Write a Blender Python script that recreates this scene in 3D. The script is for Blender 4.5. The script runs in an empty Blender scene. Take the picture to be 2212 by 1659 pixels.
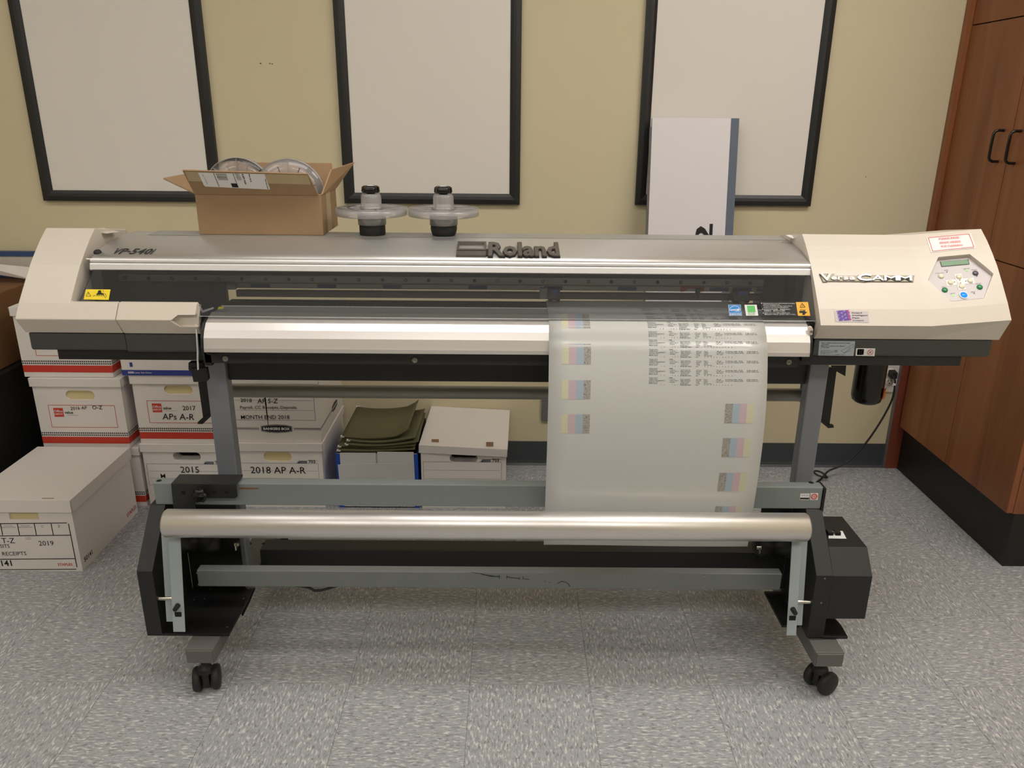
import bpy, bmesh, math, random
from mathutils import Vector, Matrix
random.seed(7)
SC = bpy.context.scene
COL = SC.collection
PI = math.pi

# ------------------------------------------------------------------ camera
CF, CP, CYAW, CR, CH = 1712.19, 0.333326, 0.00509, 0.008987, 1.38226
CX, CY = 1106.0, 829.5
_fw = Vector((math.sin(CYAW)*math.cos(CP), math.cos(CYAW)*math.cos(CP), -math.sin(CP)))
_r = Vector((math.cos(CYAW), -math.sin(CYAW), 0)); _u = _r.cross(_fw)
R2 = math.cos(CR)*_r + math.sin(CR)*_u
U2 = -math.sin(CR)*_r + math.cos(CR)*_u
CAM = Vector((0, 0, CH))
cam_d = bpy.data.cameras.new('camera'); cam = bpy.data.objects.new('camera', cam_d); COL.objects.link(cam)
cam_d.sensor_fit = 'HORIZONTAL'; cam_d.sensor_width = 36.0; cam_d.lens = 36.0*CF/2212.0
cam_d.clip_start = 0.05; cam_d.clip_end = 60
m = Matrix((R2, U2, -_fw)).transposed().to_4x4(); m.translation = CAM
cam.matrix_world = m
SC.camera = cam

# ------------------------------------------------------------------ world, exposure
w = bpy.data.worlds.new('world'); SC.world = w; w.use_nodes = True
bg = w.node_tree.nodes['Background']; bg.inputs[0].default_value = (1.0, 0.93, 0.84, 1); bg.inputs[1].default_value = 0.10
SC.view_settings.view_transform = 'Standard'; SC.view_settings.look = 'None'
SC.view_settings.gamma = 1.0; SC.view_settings.use_curve_mapping = False
SC.view_settings.exposure = 0.14
LIGHT_E = 9.0                                   # emission of the ceiling panels
# x, y centre of each 0.6 x 1.2 m ceiling panel (long side along y or x), relative strength
PANELS = [(-2.2, 1.35, 0.38), (-0.3, 1.35, 0.62), (1.45, 1.45, 1.1), (-2.2, -0.85, 0.85), (-0.3, -0.85, 1.0), (1.6, -0.85, 1.0)]
CEIL = 2.75

# ------------------------------------------------------------------ pixel -> point on a real plane / surface
def ray(px, py): return _fw + (px-CX)/CF*R2 - (py-CY)/CF*U2
def PY(px, py, y): d = ray(px, py); return CAM + d*(y/d.y)
def PZ(px, py, z): d = ray(px, py); return CAM + d*((z-CH)/d.z)
def PX(px, py, x): d = ray(px, py); return CAM + d*(x/d.x)
def PROJ(P):
    d = Vector(P)-CAM; z = d.dot(_fw); return CX+CF*d.dot(R2)/z, CY-CF*d.dot(U2)/z
def PP(px, py, o, n): d = ray(px, py); return CAM + d*((o-CAM).dot(n)/d.dot(n))
def PS(px, py, zf, y0=1.6, y1=2.2):             # first hit with a height field z = zf(x, y)
    d = ray(px, py); N = 400; prev = None
    for i in range(N+1):
        y = y0+(y1-y0)*i/N; p = CAM + d*(y/d.y); g = p.z-zf(p.x, p.y)
        if prev is not None and prev[1] > 0 >= g:
            t = prev[1]/(prev[1]-g); return prev[0].lerp(p, t)
        prev = (p, g)
    return p

# ------------------------------------------------------------------ materials
MATS = {}
def mat(name, col=(.8, .8, .8), rough=.5, metal=0, spec=.5, noise=0, nscale=40, bump=0, coat=0, emit=0, ecol=None):
    m = bpy.data.materials.new(name); m.use_nodes = True; nt = m.node_tree; b = nt.nodes['Principled BSDF']
    b.inputs['Base Color'].default_value = (*col, 1); b.inputs['Roughness'].default_value = rough
    b.inputs['Metallic'].default_value = metal; b.inputs['Specular IOR Level'].default_value = spec
    b.inputs['Coat Weight'].default_value = coat
    if emit:
        b.inputs['Emission Color'].default_value = (*(ecol or col), 1); b.inputs['Emission Strength'].default_value = emit
    if noise or bump:
        tc = nt.nodes.new('ShaderNodeTexCoord'); n = nt.nodes.new('ShaderNodeTexNoise')
        n.inputs['Scale'].default_value = nscale; n.inputs['Detail'].default_value = 5
        nt.links.new(tc.outputs['Object'], n.inputs['Vector'])
        if noise:
            mx = nt.nodes.new('ShaderNodeMix'); mx.data_type = 'RGBA'
            mx.inputs[6].default_value = (*[c*(1-noise) for c in col], 1); mx.inputs[7].default_value = (*[min(1, c*(1+noise)) for c in col], 1)
            nt.links.new(n.outputs['Fac'], mx.inputs[0]); nt.links.new(mx.outputs[2], b.inputs['Base Color'])
        if bump:
            bp = nt.nodes.new('ShaderNodeBump'); bp.inputs['Strength'].default_value = bump; bp.inputs['Distance'].default_value = .002
            nt.links.new(n.outputs['Fac'], bp.inputs['Height']); nt.links.new(bp.outputs[0], b.inputs['Normal'])
    MATS[name] = m; return m
def srgb(r, g, b):
    f = lambda c: (c/12.92 if c <= .04045 else ((c+.055)/1.055)**2.4)
    return (f(r/255), f(g/255), f(b/255))

mat('wall_paint', srgb(212, 201, 168), .75, noise=.02, nscale=3, bump=.05)
mat('ceiling_white', srgb(225, 222, 212), .9)
mat('base_vinyl', srgb(62, 66, 72), .45, noise=.04, nscale=8)
mat('board_white', srgb(232, 226, 220), .28, spec=.35, noise=.01, nscale=2)
mat('frame_black', srgb(34, 35, 36), .42, noise=.15, nscale=60)
mat('plastic_white', srgb(214, 205, 193), .38, noise=.015, nscale=5)
mat('plastic_door', srgb(216, 207, 194), .2, noise=.01, nscale=5)
mat('plastic_grey', srgb(70, 72, 71), .5, noise=.06, nscale=400, bump=.1)
mat('plastic_dark', srgb(38, 40, 42), .5, noise=.08, nscale=400, bump=.1)
mat('black', srgb(22, 22, 23), .5, noise=.15, nscale=120)
mat('black_gloss', srgb(16, 16, 17), .2)
mat('silver', srgb(214, 213, 212), .42, metal=.72, noise=.03, nscale=6)
mat('silver_bright', srgb(228, 226, 225), .42, metal=.7)
mat('platen_silver', srgb(232, 228, 226), .36, metal=.72)
mat('roller_silver', srgb(222, 219, 217), .36, metal=.8)
mat('rail_grey', srgb(168, 168, 164), .42, metal=.35)
mat('bar_brown', srgb(120, 108, 100), .45, metal=.4)
mat('beam_green', srgb(132, 140, 139), .45, metal=.15, noise=.05, nscale=5)
mat('beam_grey', srgb(118, 122, 122), .42, metal=.2, noise=.07, nscale=5)
mat('column_grey', srgb(138, 143, 153), .4, metal=.2, noise=.04, nscale=4)
mat('arm_grey', srgb(160, 170, 175), .4, noise=.04, nscale=8)
mat('foot_grey', srgb(100, 98, 96), .5, noise=.06, nscale=60)
mat('tray_black', srgb(19, 19, 20), .55, noise=.3, nscale=700)
mat('take_up_black', srgb(29, 30, 32), .5, noise=.1, nscale=300)
mat('chrome', srgb(200, 196, 186), .22, metal=1)
mat('screw', srgb(150, 148, 140), .35, metal=.9)
mat('rubber', srgb(30, 31, 31), .6, noise=.25, nscale=60, bump=.2)
mat('badge_grey', srgb(112, 108, 102), .4, metal=.5)
mat('badge_fill', srgb(168, 156, 130), .4)
mat('ink_dark', srgb(38, 38, 40), .5)
mat('ink_black', srgb(16, 15, 16), .6)
mat('ink_grey', srgb(110, 108, 106), .6)
mat('ink_white', srgb(232, 232, 232), .5)
mat('ink_red', srgb(200, 58, 42), .6)
mat('ink_blue', srgb(44, 58, 140), .6)
mat('ink_navy', srgb(34, 44, 74), .6)
mat('box_white', srgb(226, 221, 217), .7, noise=.02, nscale=9, bump=.05)
mat('box_cream', srgb(214, 198, 150), .8)
mat('box_hole', srgb(12, 11, 10), .9)
mat('cardboard', srgb(158, 129, 98), .8, noise=.06, nscale=30, bump=.1)
mat('cardboard_light', srgb(182, 150, 115), .8, noise=.05, nscale=30)
mat('cardboard_dark', srgb(120, 84, 50), .85, noise=.15, nscale=12)
mat('tape_tan', srgb(186, 166, 132), .45, noise=.04, nscale=40)
mat('case_blue', srgb(30, 78, 178), .5)
mat('case_white', srgb(205, 205, 205), .65, noise=.04, nscale=10)
mat('folder_green', srgb(98, 94, 64), .8, noise=.05, nscale=30)
mat('folder_inner', srgb(78, 78, 48), .8, noise=.05, nscale=30)
mat('sign_white', srgb(226, 222, 226), .35)
mat('sign_grey', srgb(92, 104, 120), .5)
mat('panel_blue', srgb(52, 76, 122), .5, noise=.1, nscale=40)
mat('panel_grey_white', srgb(200, 194, 186), .6)
mat('outlet_white', srgb(228, 226, 220), .35)
mat('cp_lilac', srgb(196, 188, 190), .35)
mat('cp_white', srgb(240, 238, 232), .4)
mat('btn_cream', srgb(226, 220, 196), .25)
mat('btn_green', srgb(26, 130, 76), .25)
mat('btn_dark', srgb(84, 80, 92), .25)
mat('lcd', srgb(92, 128, 92), .3, emit=.12)
mat('led_green', srgb(120, 240, 90), .4, emit=1.0)
mat('led_blue', srgb(10, 90, 240), .3, emit=1.3, ecol=(0.0, .17, 1.0))
mat('warn_yellow', srgb(246, 218, 30), .4)
mat('warn_amber', srgb(236, 176, 34), .4)
mat('warn_orange', srgb(226, 120, 40), .5)
mat('star_blue', srgb(24, 128, 204), .4)
mat('eco_green', srgb(84, 186, 92), .4)
mat('tape_blue', srgb(48, 78, 132), .5)
mat('part_red', srgb(164, 84, 66), .5)
mat('label_grey', srgb(176, 186, 198), .45)
mat('print_yellow', srgb(198, 197, 170), .6)
mat('print_pink', srgb(192, 170, 179), .6)
mat('print_cyan', srgb(160, 176, 190), .6)
mat('violet', srgb(84, 46, 150), .4)
mat('violet_light', srgb(150, 120, 200), .4)
mat('magenta', srgb(170, 50, 130), .4)
mat('diffuser', (1, .96, .88), .6, emit=1)
mat('wood_edge', srgb(124, 62, 46), .4, noise=.05, nscale=10)
mat('paper_red', srgb(226, 60, 70), .5)
mat('kick_black', srgb(23, 21, 20), .5, noise=.15, nscale=200)

def hatch_mat():
    m = mat('print_black_hatch', srgb(170, 168, 162), .6); nt = m.node_tree; b = nt.nodes['Principled BSDF']
    tc = nt.nodes.new('ShaderNodeTexCoord'); n = nt.nodes.new('ShaderNodeTexNoise'); n.inputs['Scale'].default_value = 450; n.inputs['Detail'].default_value = 1
    ck = nt.nodes.new('ShaderNodeTexChecker'); ck.inputs['Scale'].default_value = 900
    ck.inputs[1].default_value = (*srgb(186, 184, 176), 1); ck.inputs[2].default_value = (*srgb(140, 138, 132), 1)
    mx = nt.nodes.new('ShaderNodeMix'); mx.data_type = 'RGBA'; mx.blend_type = 'MULTIPLY'; mx.inputs[0].default_value = 1
    rp = nt.nodes.new('ShaderNodeValToRGB'); rp.color_ramp.elements[0].position = .35; rp.color_ramp.elements[0].color = (.45, .45, .45, 1)
    rp.color_ramp.elements[1].position = .5; rp.color_ramp.elements[1].color = (1, 1, 1, 1)
    nt.links.new(tc.outputs['Object'], n.inputs['Vector']); nt.links.new(tc.outputs['Object'], ck.inputs['Vector'])
    nt.links.new(n.outputs['Fac'], rp.inputs[0]); nt.links.new(ck.outputs[0], mx.inputs[6]); nt.links.new(rp.outputs[0], mx.inputs[7])
    nt.links.new(mx.outputs[2], b.inputs['Base Color'])
hatch_mat()

def paper_mat():
    m = mat('print_media', srgb(196, 197, 195), .3, spec=.5, coat=.25)
    m.node_tree.nodes['Principled BSDF'].inputs['Coat Roughness'].default_value = .12
paper_mat()

def clear_mat(name, tint, haze, hcol, rough=.08, gloss=.5):
    m = bpy.data.materials.new(name); m.use_nodes = True; nt = m.node_tree; N = nt.nodes; L = nt.links
    out = N['Material Output']; N.remove(N['Principled BSDF'])
    tr = N.new('ShaderNodeBsdfTransparent'); tr.inputs[0].default_value = (*tint, 1)
    df = N.new('ShaderNodeBsdfDiffuse'); df.inputs[0].default_value = (*hcol, 1)
    m1 = N.new('ShaderNodeMixShader'); m1.inputs[0].default_value = haze
    L.new(tr.outputs[0], m1.inputs[1]); L.new(df.outputs[0], m1.inputs[2])
    gl = N.new('ShaderNodeBsdfGlossy'); gl.inputs['Roughness'].default_value = rough
    fr = N.new('ShaderNodeFresnel'); fr.inputs[0].default_value = 1.49
    mu = N.new('ShaderNodeMath'); mu.operation = 'MULTIPLY'; mu.inputs[1].default_value = gloss; L.new(fr.outputs[0], mu.inputs[0])
    m2 = N.new('ShaderNodeMixShader'); L.new(mu.outputs[0], m2.inputs[0]); L.new(m1.outputs[0], m2.inputs[1]); L.new(gl.outputs[0], m2.inputs[2])
    L.new(m2.outputs[0], out.inputs[0]); MATS[name] = m; return m
clear_mat('acrylic', (.90, .905, .91), .03, (.5, .5, .52), .06, .8)
clear_mat('acrylic_edge_highlight', (.5, .52, .52), .5, (.7, .72, .72), .2, .8)
clear_mat('clear_plastic', (.95, .94, .94), .27, (.85, .83, .83), .1, 1)
clear_mat('clear_rim', (.95, .94, .95), .28, (.84, .82, .83), .1, .7)

def wood_mat(name, c1, c2, c3):
    m = mat(name, c1, .36, spec=.4); nt = m.node_tree; b = nt.nodes['Principled BSDF']; N = nt.nodes; L = nt.links
    tc = N.new('ShaderNodeTexCoord'); mp = N.new('ShaderNodeMapping'); mp.inputs['Scale'].default_value = (9, 9, .55)
    n1 = N.new('ShaderNodeTexNoise'); n1.inputs['Scale'].default_value = 1.6; n1.inputs['Detail'].default_value = 7; n1.inputs['Distortion'].default_value = .8
    mp2 = N.new('ShaderNodeMapping'); mp2.inputs['Scale'].default_value = (90, 90, 3)
    n2 = N.new('ShaderNodeTexNoise'); n2.inputs['Scale'].default_value = 2; n2.inputs['Detail'].default_value = 4
    rp = N.new('ShaderNodeValToRGB'); e = rp.color_ramp.elements; e[0].position = .3; e[0].color = (*c2, 1); e[1].position = .72; e[1].color = (*c3, 1)
    k = e.new(.5); k.color = (*c1, 1)
    mx = N.new('ShaderNodeMix'); mx.data_type = 'RGBA'; mx.blend_type = 'OVERLAY'; mx.inputs[0].default_value = .25
    L.new(tc.outputs['Object'], mp.inputs[0]); L.new(mp.outputs[0], n1.inputs['Vector']); L.new(tc.outputs['Object'], mp2.inputs[0]); L.new(mp2.outputs[0], n2.inputs['Vector'])
    L.new(n1.outputs['Fac'], rp.inputs[0]); L.new(rp.outputs[0], mx.inputs[6]); L.new(n2.outputs['Color'], mx.inputs[7]); L.new(mx.outputs[2], b.inputs['Base Color'])
wood_mat('wood', srgb(136, 84, 52), srgb(120, 71, 43), srgb(149, 94, 59))

TX0, TY0, TS = -0.0919, 1.6546, 0.3048
def floor_mat():
    m = mat('floor_tile', (.5, .5, .5), .33, spec=.42); nt = m.node_tree; b = nt.nodes['Principled BSDF']; N = nt.nodes; L = nt.links
    def math_(op, a=None, b_=None, **k):
        n = N.new('ShaderNodeMath'); n.operation = op
        for i, v in enumerate((a, b_)):
            if v is None: continue
            if isinstance(v, (int, float)): n.inputs[i].default_value = v
            else: L.new(v, n.inputs[i])
        return n.outputs[0]
    tc = N.new('ShaderNodeTexCoord'); sp = N.new('ShaderNodeSeparateXYZ'); L.new(tc.outputs['Object'], sp.inputs[0])
    ux = math_('DIVIDE', math_('SUBTRACT', sp.outputs[0], TX0), TS); uy = math_('DIVIDE', math_('SUBTRACT', sp.outputs[1], TY0), TS)
    ix = math_('FLOOR', ux); iy = math_('FLOOR', uy); fx = math_('FRACT', ux); fy = math_('FRACT', uy)
    chk = math_('MODULO', math_('ABSOLUTE', math_('ADD', ix, iy)), 2.0)      # 0 or 1
    # two copies of the flecks, long in x and long in y, offset per tile
    off = N.new('ShaderNodeCombineXYZ'); L.new(math_('MULTIPLY', ix, 7.13), off.inputs[0]); L.new(math_('MULTIPLY', iy, 3.71), off.inputs[1])
    va = N.new('ShaderNodeVectorMath'); va.operation = 'ADD'; L.new(tc.outputs['Object'], va.inputs[0]); L.new(off.outputs[0], va.inputs[1])
    def flecks(sx, sy, seed):
        mp = N.new('ShaderNodeMapping'); mp.inputs['Scale'].default_value = (sx, sy, 1); mp.inputs['Location'].default_value = (seed, seed*2, 0); L.new(va.outputs[0], mp.inputs[0])
        n = N.new('ShaderNodeTexNoise'); n.inputs['Scale'].default_value = 1; n.inputs['Detail'].default_value = 1.5; n.inputs['Roughness'].default_value = .45; n.inputs['Distortion'].default_value = .4
        L.new(mp.outputs[0], n.inputs['Vector']); return n.outputs['Fac']
    def pick(seed, lo, hi):
        a = flecks(lo, hi, seed); c = flecks(hi, lo, seed+5)
        mx = N.new('ShaderNodeMix'); mx.data_type = 'FLOAT'; L.new(chk, mx.inputs[0]); L.new(a, mx.inputs[2]); L.new(c, mx.inputs[3]); return mx.outputs[0]
    f1 = pick(1.3, 55, 190); f2 = pick(17.7, 60, 200)
    def ramp(v, p0, p1):
        r = N.new('ShaderNodeMapRange'); r.inputs[1].default_value = p0; r.inputs[2].default_value = p1; L.new(v, r.inputs[0]); return r.outputs[0]
    light = ramp(f1, .585, .635); dark = ramp(f2, .60, .65); mid = ramp(f1, .43, .38)
    def mixc(fac, A, Bc):
        mx = N.new('ShaderNodeMix'); mx.data_type = 'RGBA'; L.new(fac, mx.inputs[0])
        if isinstance(A, tuple): mx.inputs[6].default_value = (*A, 1)
        else: L.new(A, mx.inputs[6])
        if isinstance(Bc, tuple): mx.inputs[7].default_value = (*Bc, 1)
        else: L.new(Bc, mx.inputs[7])
        return mx.outputs[2]
    base = mixc(ramp(f2, .35, .6), srgb(160, 162, 167), srgb(172, 174, 178))
    c = mixc(mid, base, srgb(150, 152, 156)); c = mixc(light, c, srgb(206, 205, 201)); c = mixc(dark, c, srgb(134, 134, 138))
    # joints
    ex = math_('MINIMUM', fx, math_('SUBTRACT', 1.0, fx)); ey = math_('MINIMUM', fy, math_('SUBTRACT', 1.0, fy))
    gx = math_('LESS_THAN', ex, .0024); gy = math_('LESS_THAN', ey, .0016)
    g = math_('MAXIMUM', gx, math_('MULTIPLY', gy, .6)); g = math_('MULTIPLY', g, .6)
    c = mixc(g, c, srgb(70, 70, 66))
    L.new(c, b.inputs['Base Color'])
    n3 = N.new('ShaderNodeTexNoise'); n3.inputs['Scale'].default_value = 2.2; L.new(tc.outputs['Object'], n3.inputs['Vector'])
    L.new(ramp2(N, L, n3.outputs['Fac'], .3, .7, .26, .42), b.inputs['Roughness'])
def ramp2(N, L, v, a, b_, c, d):
    r = N.new('ShaderNodeMapRange'); r.inputs[1].default_value = a; r.inputs[2].default_value = b_; r.inputs[3].default_value = c; r.inputs[4].default_value = d; L.new(v, r.inputs[0]); return r.outputs[0]
floor_mat()

# ------------------------------------------------------------------ object helpers
def setp(o, label=None, cat=None, group=None, kind=None):
    if label: o['label'] = label
    if cat: o['category'] = cat
    if group: o['group'] = group
    if kind: o['kind'] = kind
    return o
def thing(name, label, cat, loc=(0, 0, 0), rotz=0, group=None):
    o = bpy.data.objects.new(name, None); COL.objects.link(o); o.empty_display_size = .05
    o.location = loc; o.rotation_euler = (0, 0, rotz); o.matrix_world = Matrix.Translation(loc) @ Matrix.Rotation(rotz, 4, 'Z')
    return setp(o, label, cat, group)
WORLD = {}
def root_matrix(p):
    while p.parent: p = p.parent
    return Matrix.Translation(p.location) @ Matrix.Rotation(p.rotation_euler.z, 4, 'Z')

_TC = {}
def text_polys(s, bold=0, ext=0):
    k = (s, bold, bool(ext))
    if k in _TC: return _TC[k]
    cu = bpy.data.curves.new('t', 'FONT'); cu.body = s; cu.size = 1; cu.offset = bold; cu.extrude = .5 if ext else 0; cu.resolution_u = 2
    if ext: cu.bevel_depth = 0
    o = bpy.data.objects.new('t', cu); COL.objects.link(o); bpy.context.view_layer.update()
    me = bpy.data.meshes.new_from_object(o.evaluated_get(bpy.context.evaluated_depsgraph_get()))
    vs = [tuple(v.co) for v in me.vertices]; fs = [tuple(p.vertices) for p in me.polygons]
    bpy.data.objects.remove(o); bpy.data.curves.remove(cu); bpy.data.meshes.remove(me)
    xs = [v[0] for v in vs] or [0]; ys = [v[1] for v in vs] or [0]
    _TC[k] = (vs, fs, min(xs), max(xs), min(ys), max(ys)); return _TC[k]

class B:
    def __init__(self, mat='black', xf=None):
        self.v = []; self.f = []; self.m = []; self.names = []; self.cur = mat; self.xf = xf or Matrix(); self.sm = []
        self.smooth = False
    def mi(self, mt):
        mt = mt or self.cur
        if mt not in self.names: self.names.append(mt)
        return self.names.index(mt)
    def add(self, vs, fs, mt=None):
        n = len(self.v); self.v += [self.xf @ Vector(p) for p in vs]; k = self.mi(mt)
        for f in fs: self.f.append(tuple(i+n for i in f)); self.m.append(k); self.sm.append(self.smooth)
        return self
    def poly(self, pts, mt=None): return self.add(pts, [tuple(range(len(pts)))], mt)
    def box(self, x0, x1, y0, y1, z0, z1, mt=None):
        vs = [(x, y, z) for z in (z0, z1) for y in (y0, y1) for x in (x0, x1)]
        return self.add(vs, [(0, 2, 3, 1), (4, 5, 7, 6), (0, 1, 5, 4), (2, 6, 7, 3), (0, 4, 6, 2), (1, 3, 7, 5)], mt)
    def prism(self, prof, x0, x1, mt=None, off=None):
        """prof: list of (y,z), extruded along x; off(i) -> (dy,dz) at the x1 end"""
        n = len(prof); a = [(x0, y, z) for y, z in prof]
        b = [(x1, y+(off[0] if off else 0), z+(off[1] if off else 0)) for y, z in prof]
        return self.add(a+b, [tuple(range(n)), tuple(range(2*n-1, n-1, -1))]+[(i, i+n, (i+1) % n+n, (i+1) % n) for i in range(n)], mt)
    def extr(self, pts, d, mt=None):
        n = len(pts); d = Vector(d); b = [Vector(p)+d for p in pts]
        return self.add(list(pts)+b, [tuple(range(n-1, -1, -1)), tuple(range(n, 2*n))]+[(i, (i+1) % n, (i+1) % n+n, i+n) for i in range(n)], mt)
    def cyl(self, p0, p1, r0, r1=None, n=24, mt=None, caps=True, smooth=True):
        p0 = Vector(p0); p1 = Vector(p1); r1 = r0 if r1 is None else r1; d = (p1-p0).normalized()
        a = d.orthogonal().normalized(); b = d.cross(a); vs = []
        for p, r in ((p0, r0), (p1, r1)):
            vs += [p+(a*math.cos(2*PI*i/n)+b*math.sin(2*PI*i/n))*r for i in range(n)]
        s = self.smooth; self.smooth = smooth; self.add(vs, [(i, (i+1) % n, (i+1) % n+n, i+n) for i in range(n)], mt)
        self.smooth = False
        if caps: self.add(vs[:n], [tuple(range(n-1, -1, -1))], mt); self.add(vs[n:], [tuple(range(n))], mt)
        self.smooth = s; return self
    def lathe(self, c, prof, axis='Z', n=32, mt=None, wob=None, closed=False):
        """prof: (r, h) along the axis from c"""
        c = Vector(c); A = {'Z': ((1, 0, 0), (0, 1, 0), (0, 0, 1)), 'Y': ((1, 0, 0), (0, 0, 1), (0, -1, 0)), 'X': ((0, 1, 0), (0, 0, 1), (1, 0, 0))}[axis]
        a, b, h = [Vector(t) for t in A]; vs = []
        for r, z in prof:
            for i in range(n):
                t = 2*PI*i/n; rr = r*(wob(t) if wob else 1); vs.append(c+(a*math.cos(t)+b*math.sin(t))*rr+h*z)
        fs = []
        P = len(prof)
        for j in range(P if closed else P-1):
            k = (j+1) % P
            fs += [(j*n+i, j*n+(i+1) % n, k*n+(i+1) % n, k*n+i) for i in range(n)]
        s = self.smooth; self.smooth = True; self.add(vs, fs, mt); self.smooth = s
        if not closed:
            if prof[0][0] > 1e-5: self.add(vs[:n], [tuple(range(n-1, -1, -1))], mt)
            if prof[-1][0] > 1e-5: self.add(vs[-n:], [tuple(range(n))], mt)
        return self
    def tube(self, pts, r, n=10, mt=None):
        pts = [Vector(p) for p in pts]; vs = []; up = None
        for i, p in enumerate(pts):
            d = (pts[min(i+1, len(pts)-1)]-pts[max(i-1, 0)]).normalized()
            a = d.orthogonal().normalized() if up is None else (up-d*up.dot(d)).normalized(); up = a; b = d.cross(a)
            vs += [p+(a*math.cos(2*PI*k/n)+b*math.sin(2*PI*k/n))*r for k in range(n)]
        s = self.smooth; self.smooth = True
        self.add(vs, [(i*n+k, i*n+(k+1) % n, (i+1)*n+(k+1) % n, (i+1)*n+k) for i in range(len(pts)-1) for k in range(n)], mt)
        self.smooth = s; self.add(vs[:n], [tuple(range(n-1, -1, -1))], mt); self.add(vs[-n:], [tuple(range(n))], mt); return self
    def text(self, s, a, b, n, mt=None, h=None, lift=.0006, italic=0, bold=0, ext=0, fit=True):
        """letters along a->b (baseline, width fitted), facing n"""
        a = Vector(a); b = Vector(b); n = Vector(n).normalized(); u = b-a; wd = u.length; u = u.normalized(); v = n.cross(u)
        vs, fs, x0, x1, y0, y1 = text_polys(s, bold, ext)
        if not vs: return self
        k = wd/max(1e-6, x1-x0); kh = k if h is None else h/0.72
        out = [a+u*((x-x0)*k+y*kh*italic)+v*(y*kh)+n*(lift+((z+.5)*ext if ext else 0)) for x, y, z in vs]
        return self.add(out, fs, mt)
    def quadline(self, a, b, wdt, n, mt=None, lift=.0006):
        a = Vector(a); b = Vector(b); n = Vector(n).normalized(); u = (b-a).normalized(); v = n.cross(u)*wdt/2
        return self.poly([a-v+n*lift, b-v+n*lift, b+v+n*lift, a+v+n*lift], mt)
    def build(self, name, parent=None, bevel=0, segs=2, **props):
        me = bpy.data.meshes.new(name); inv = root_matrix(parent).inverted() if parent else Matrix()
        me.from_pydata([inv @ p for p in self.v], [], self.f)
        for nm in self.names: me.materials.append(MATS[nm])
        for p, k, s in zip(me.polygons, self.m, self.sm): p.material_index = k; p.use_smooth = s
        bm = bmesh.new(); bm.from_mesh(me); bmesh.ops.recalc_face_normals(bm, faces=bm.faces) if props.pop('fix', True) else None
        bm.to_mesh(me); bm.free(); me.update()
        o = bpy.data.objects.new(name, me); COL.objects.link(o)
        if parent: o.parent = parent
        if bevel:
            md = o.modifiers.new('bevel', 'BEVEL'); md.width = bevel; md.segments = segs; md.limit_method = 'ANGLE'; md.angle_limit = math.radians(35)
            try: md.harden_normals = False
            except Exception: pass
        setp(o, **props); return o

def cut(o, cutter, op='DIFFERENCE'):
    """boolean difference of a mesh object with a builder's solid, baked"""
    c = cutter.build('cutter'); c.matrix_world = Matrix()
    if o.parent:                                      # cutter verts are in world space, o's are in root space
        inv = root_matrix(o.parent).inverted(); c.data.transform(inv)
    md = o.modifiers.new('cut', 'BOOLEAN'); md.operation = op; md.object = c; md.solver = 'EXACT'
    par = o.parent; o.parent = None; o.matrix_world = Matrix(); bpy.context.view_layer.update()
    me = bpy.data.meshes.new_from_object(o.evaluated_get(bpy.context.evaluated_depsgraph_get()))
    o.modifiers.clear(); old = o.data; nm = old.name; o.data = me; bpy.data.meshes.remove(old); me.name = nm
    bpy.data.objects.remove(c); o.parent = par
    return o

def arc(cx, cy, r, a0, a1, n=8): return [(cx+r*math.cos(a0+(a1-a0)*i/n), cy+r*math.sin(a0+(a1-a0)*i/n)) for i in range(n+1)]

# ================================================================== THE ROOM
WY = 2.986; XL, XR, YB = -3.6, 2.25, -4.2
def struct(b, name): return b.build(name, kind='structure')
struct(B('floor_tile').box(XL, XR, YB, WY, -.05, 0), 'floor')
struct(B('wall_paint').box(XL-.1, XR+.1, WY, WY+.1, -.05, CEIL+.1), 'wall_back')
struct(B('wall_paint').box(XL-.1, XL, YB, WY, -.05, CEIL+.1), 'wall_left')
struct(B('wall_paint').box(XR, XR+.1, YB, WY, -.05, CEIL+.1), 'wall_right')
struct(B('wall_paint').box(XL-.1, XR+.1, YB-.1, YB, -.05, CEIL+.1), 'wall_front')
struct(B('ceiling_white').box(XL, XR, YB, WY, CEIL, CEIL+.1), 'ceiling')
bb = B('base_vinyl'); prof = [(WY, 0), (WY, .1016), (WY-.004, .1016), (WY-.0045, .02), (WY-.008, .008), (WY-.016, 0)]
bb.prism(prof, XL, 1.548); struct(bb, 'baseboard_back')

for i, (x, y, s) in enumerate(PANELS):
    t = thing('ceiling_light', ['white recessed ceiling light panel above the left floor', 'white recessed ceiling light panel above the middle of the machine', 'white recessed ceiling light panel beside the tall cabinet',
        'white recessed ceiling light panel at the back left of the room', 'white recessed ceiling light panel at the back middle of the room', 'white recessed ceiling light panel at the back right of the room'][i], 'ceiling light', (x, y, CEIL), group='ceiling light panels')
    b = B('outlet_white'); W_, D_ = .6, .3
    for (a0, a1, b0, b1) in ((-W_-.02, W_+.02, -D_-.02, -D_), (-W_-.02, W_+.02, D_, D_+.02), (-W_-.02, -W_, -D_, D_), (W_, W_+.02, -D_, D_)): b.box(x+a0, x+a1, y+b0, y+b1, CEIL-.012, CEIL)
    b.build('frame', t)
    mm = MATS['diffuser'].copy(); mm.name = 'diffuser_lit'; MATS['diffuser_%d' % i] = mm
    p = mm.node_tree.nodes['Principled BSDF']; p.inputs['Emission Color'].default_value = (1, .952, .90, 1); p.inputs['Emission Strength'].default_value = LIGHT_E*s
    B('diffuser_%d' % i).box(x-W_, x+W_, y-D_, y+D_, CEIL-.008, CEIL-.001).build('diffuser', t)

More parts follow.
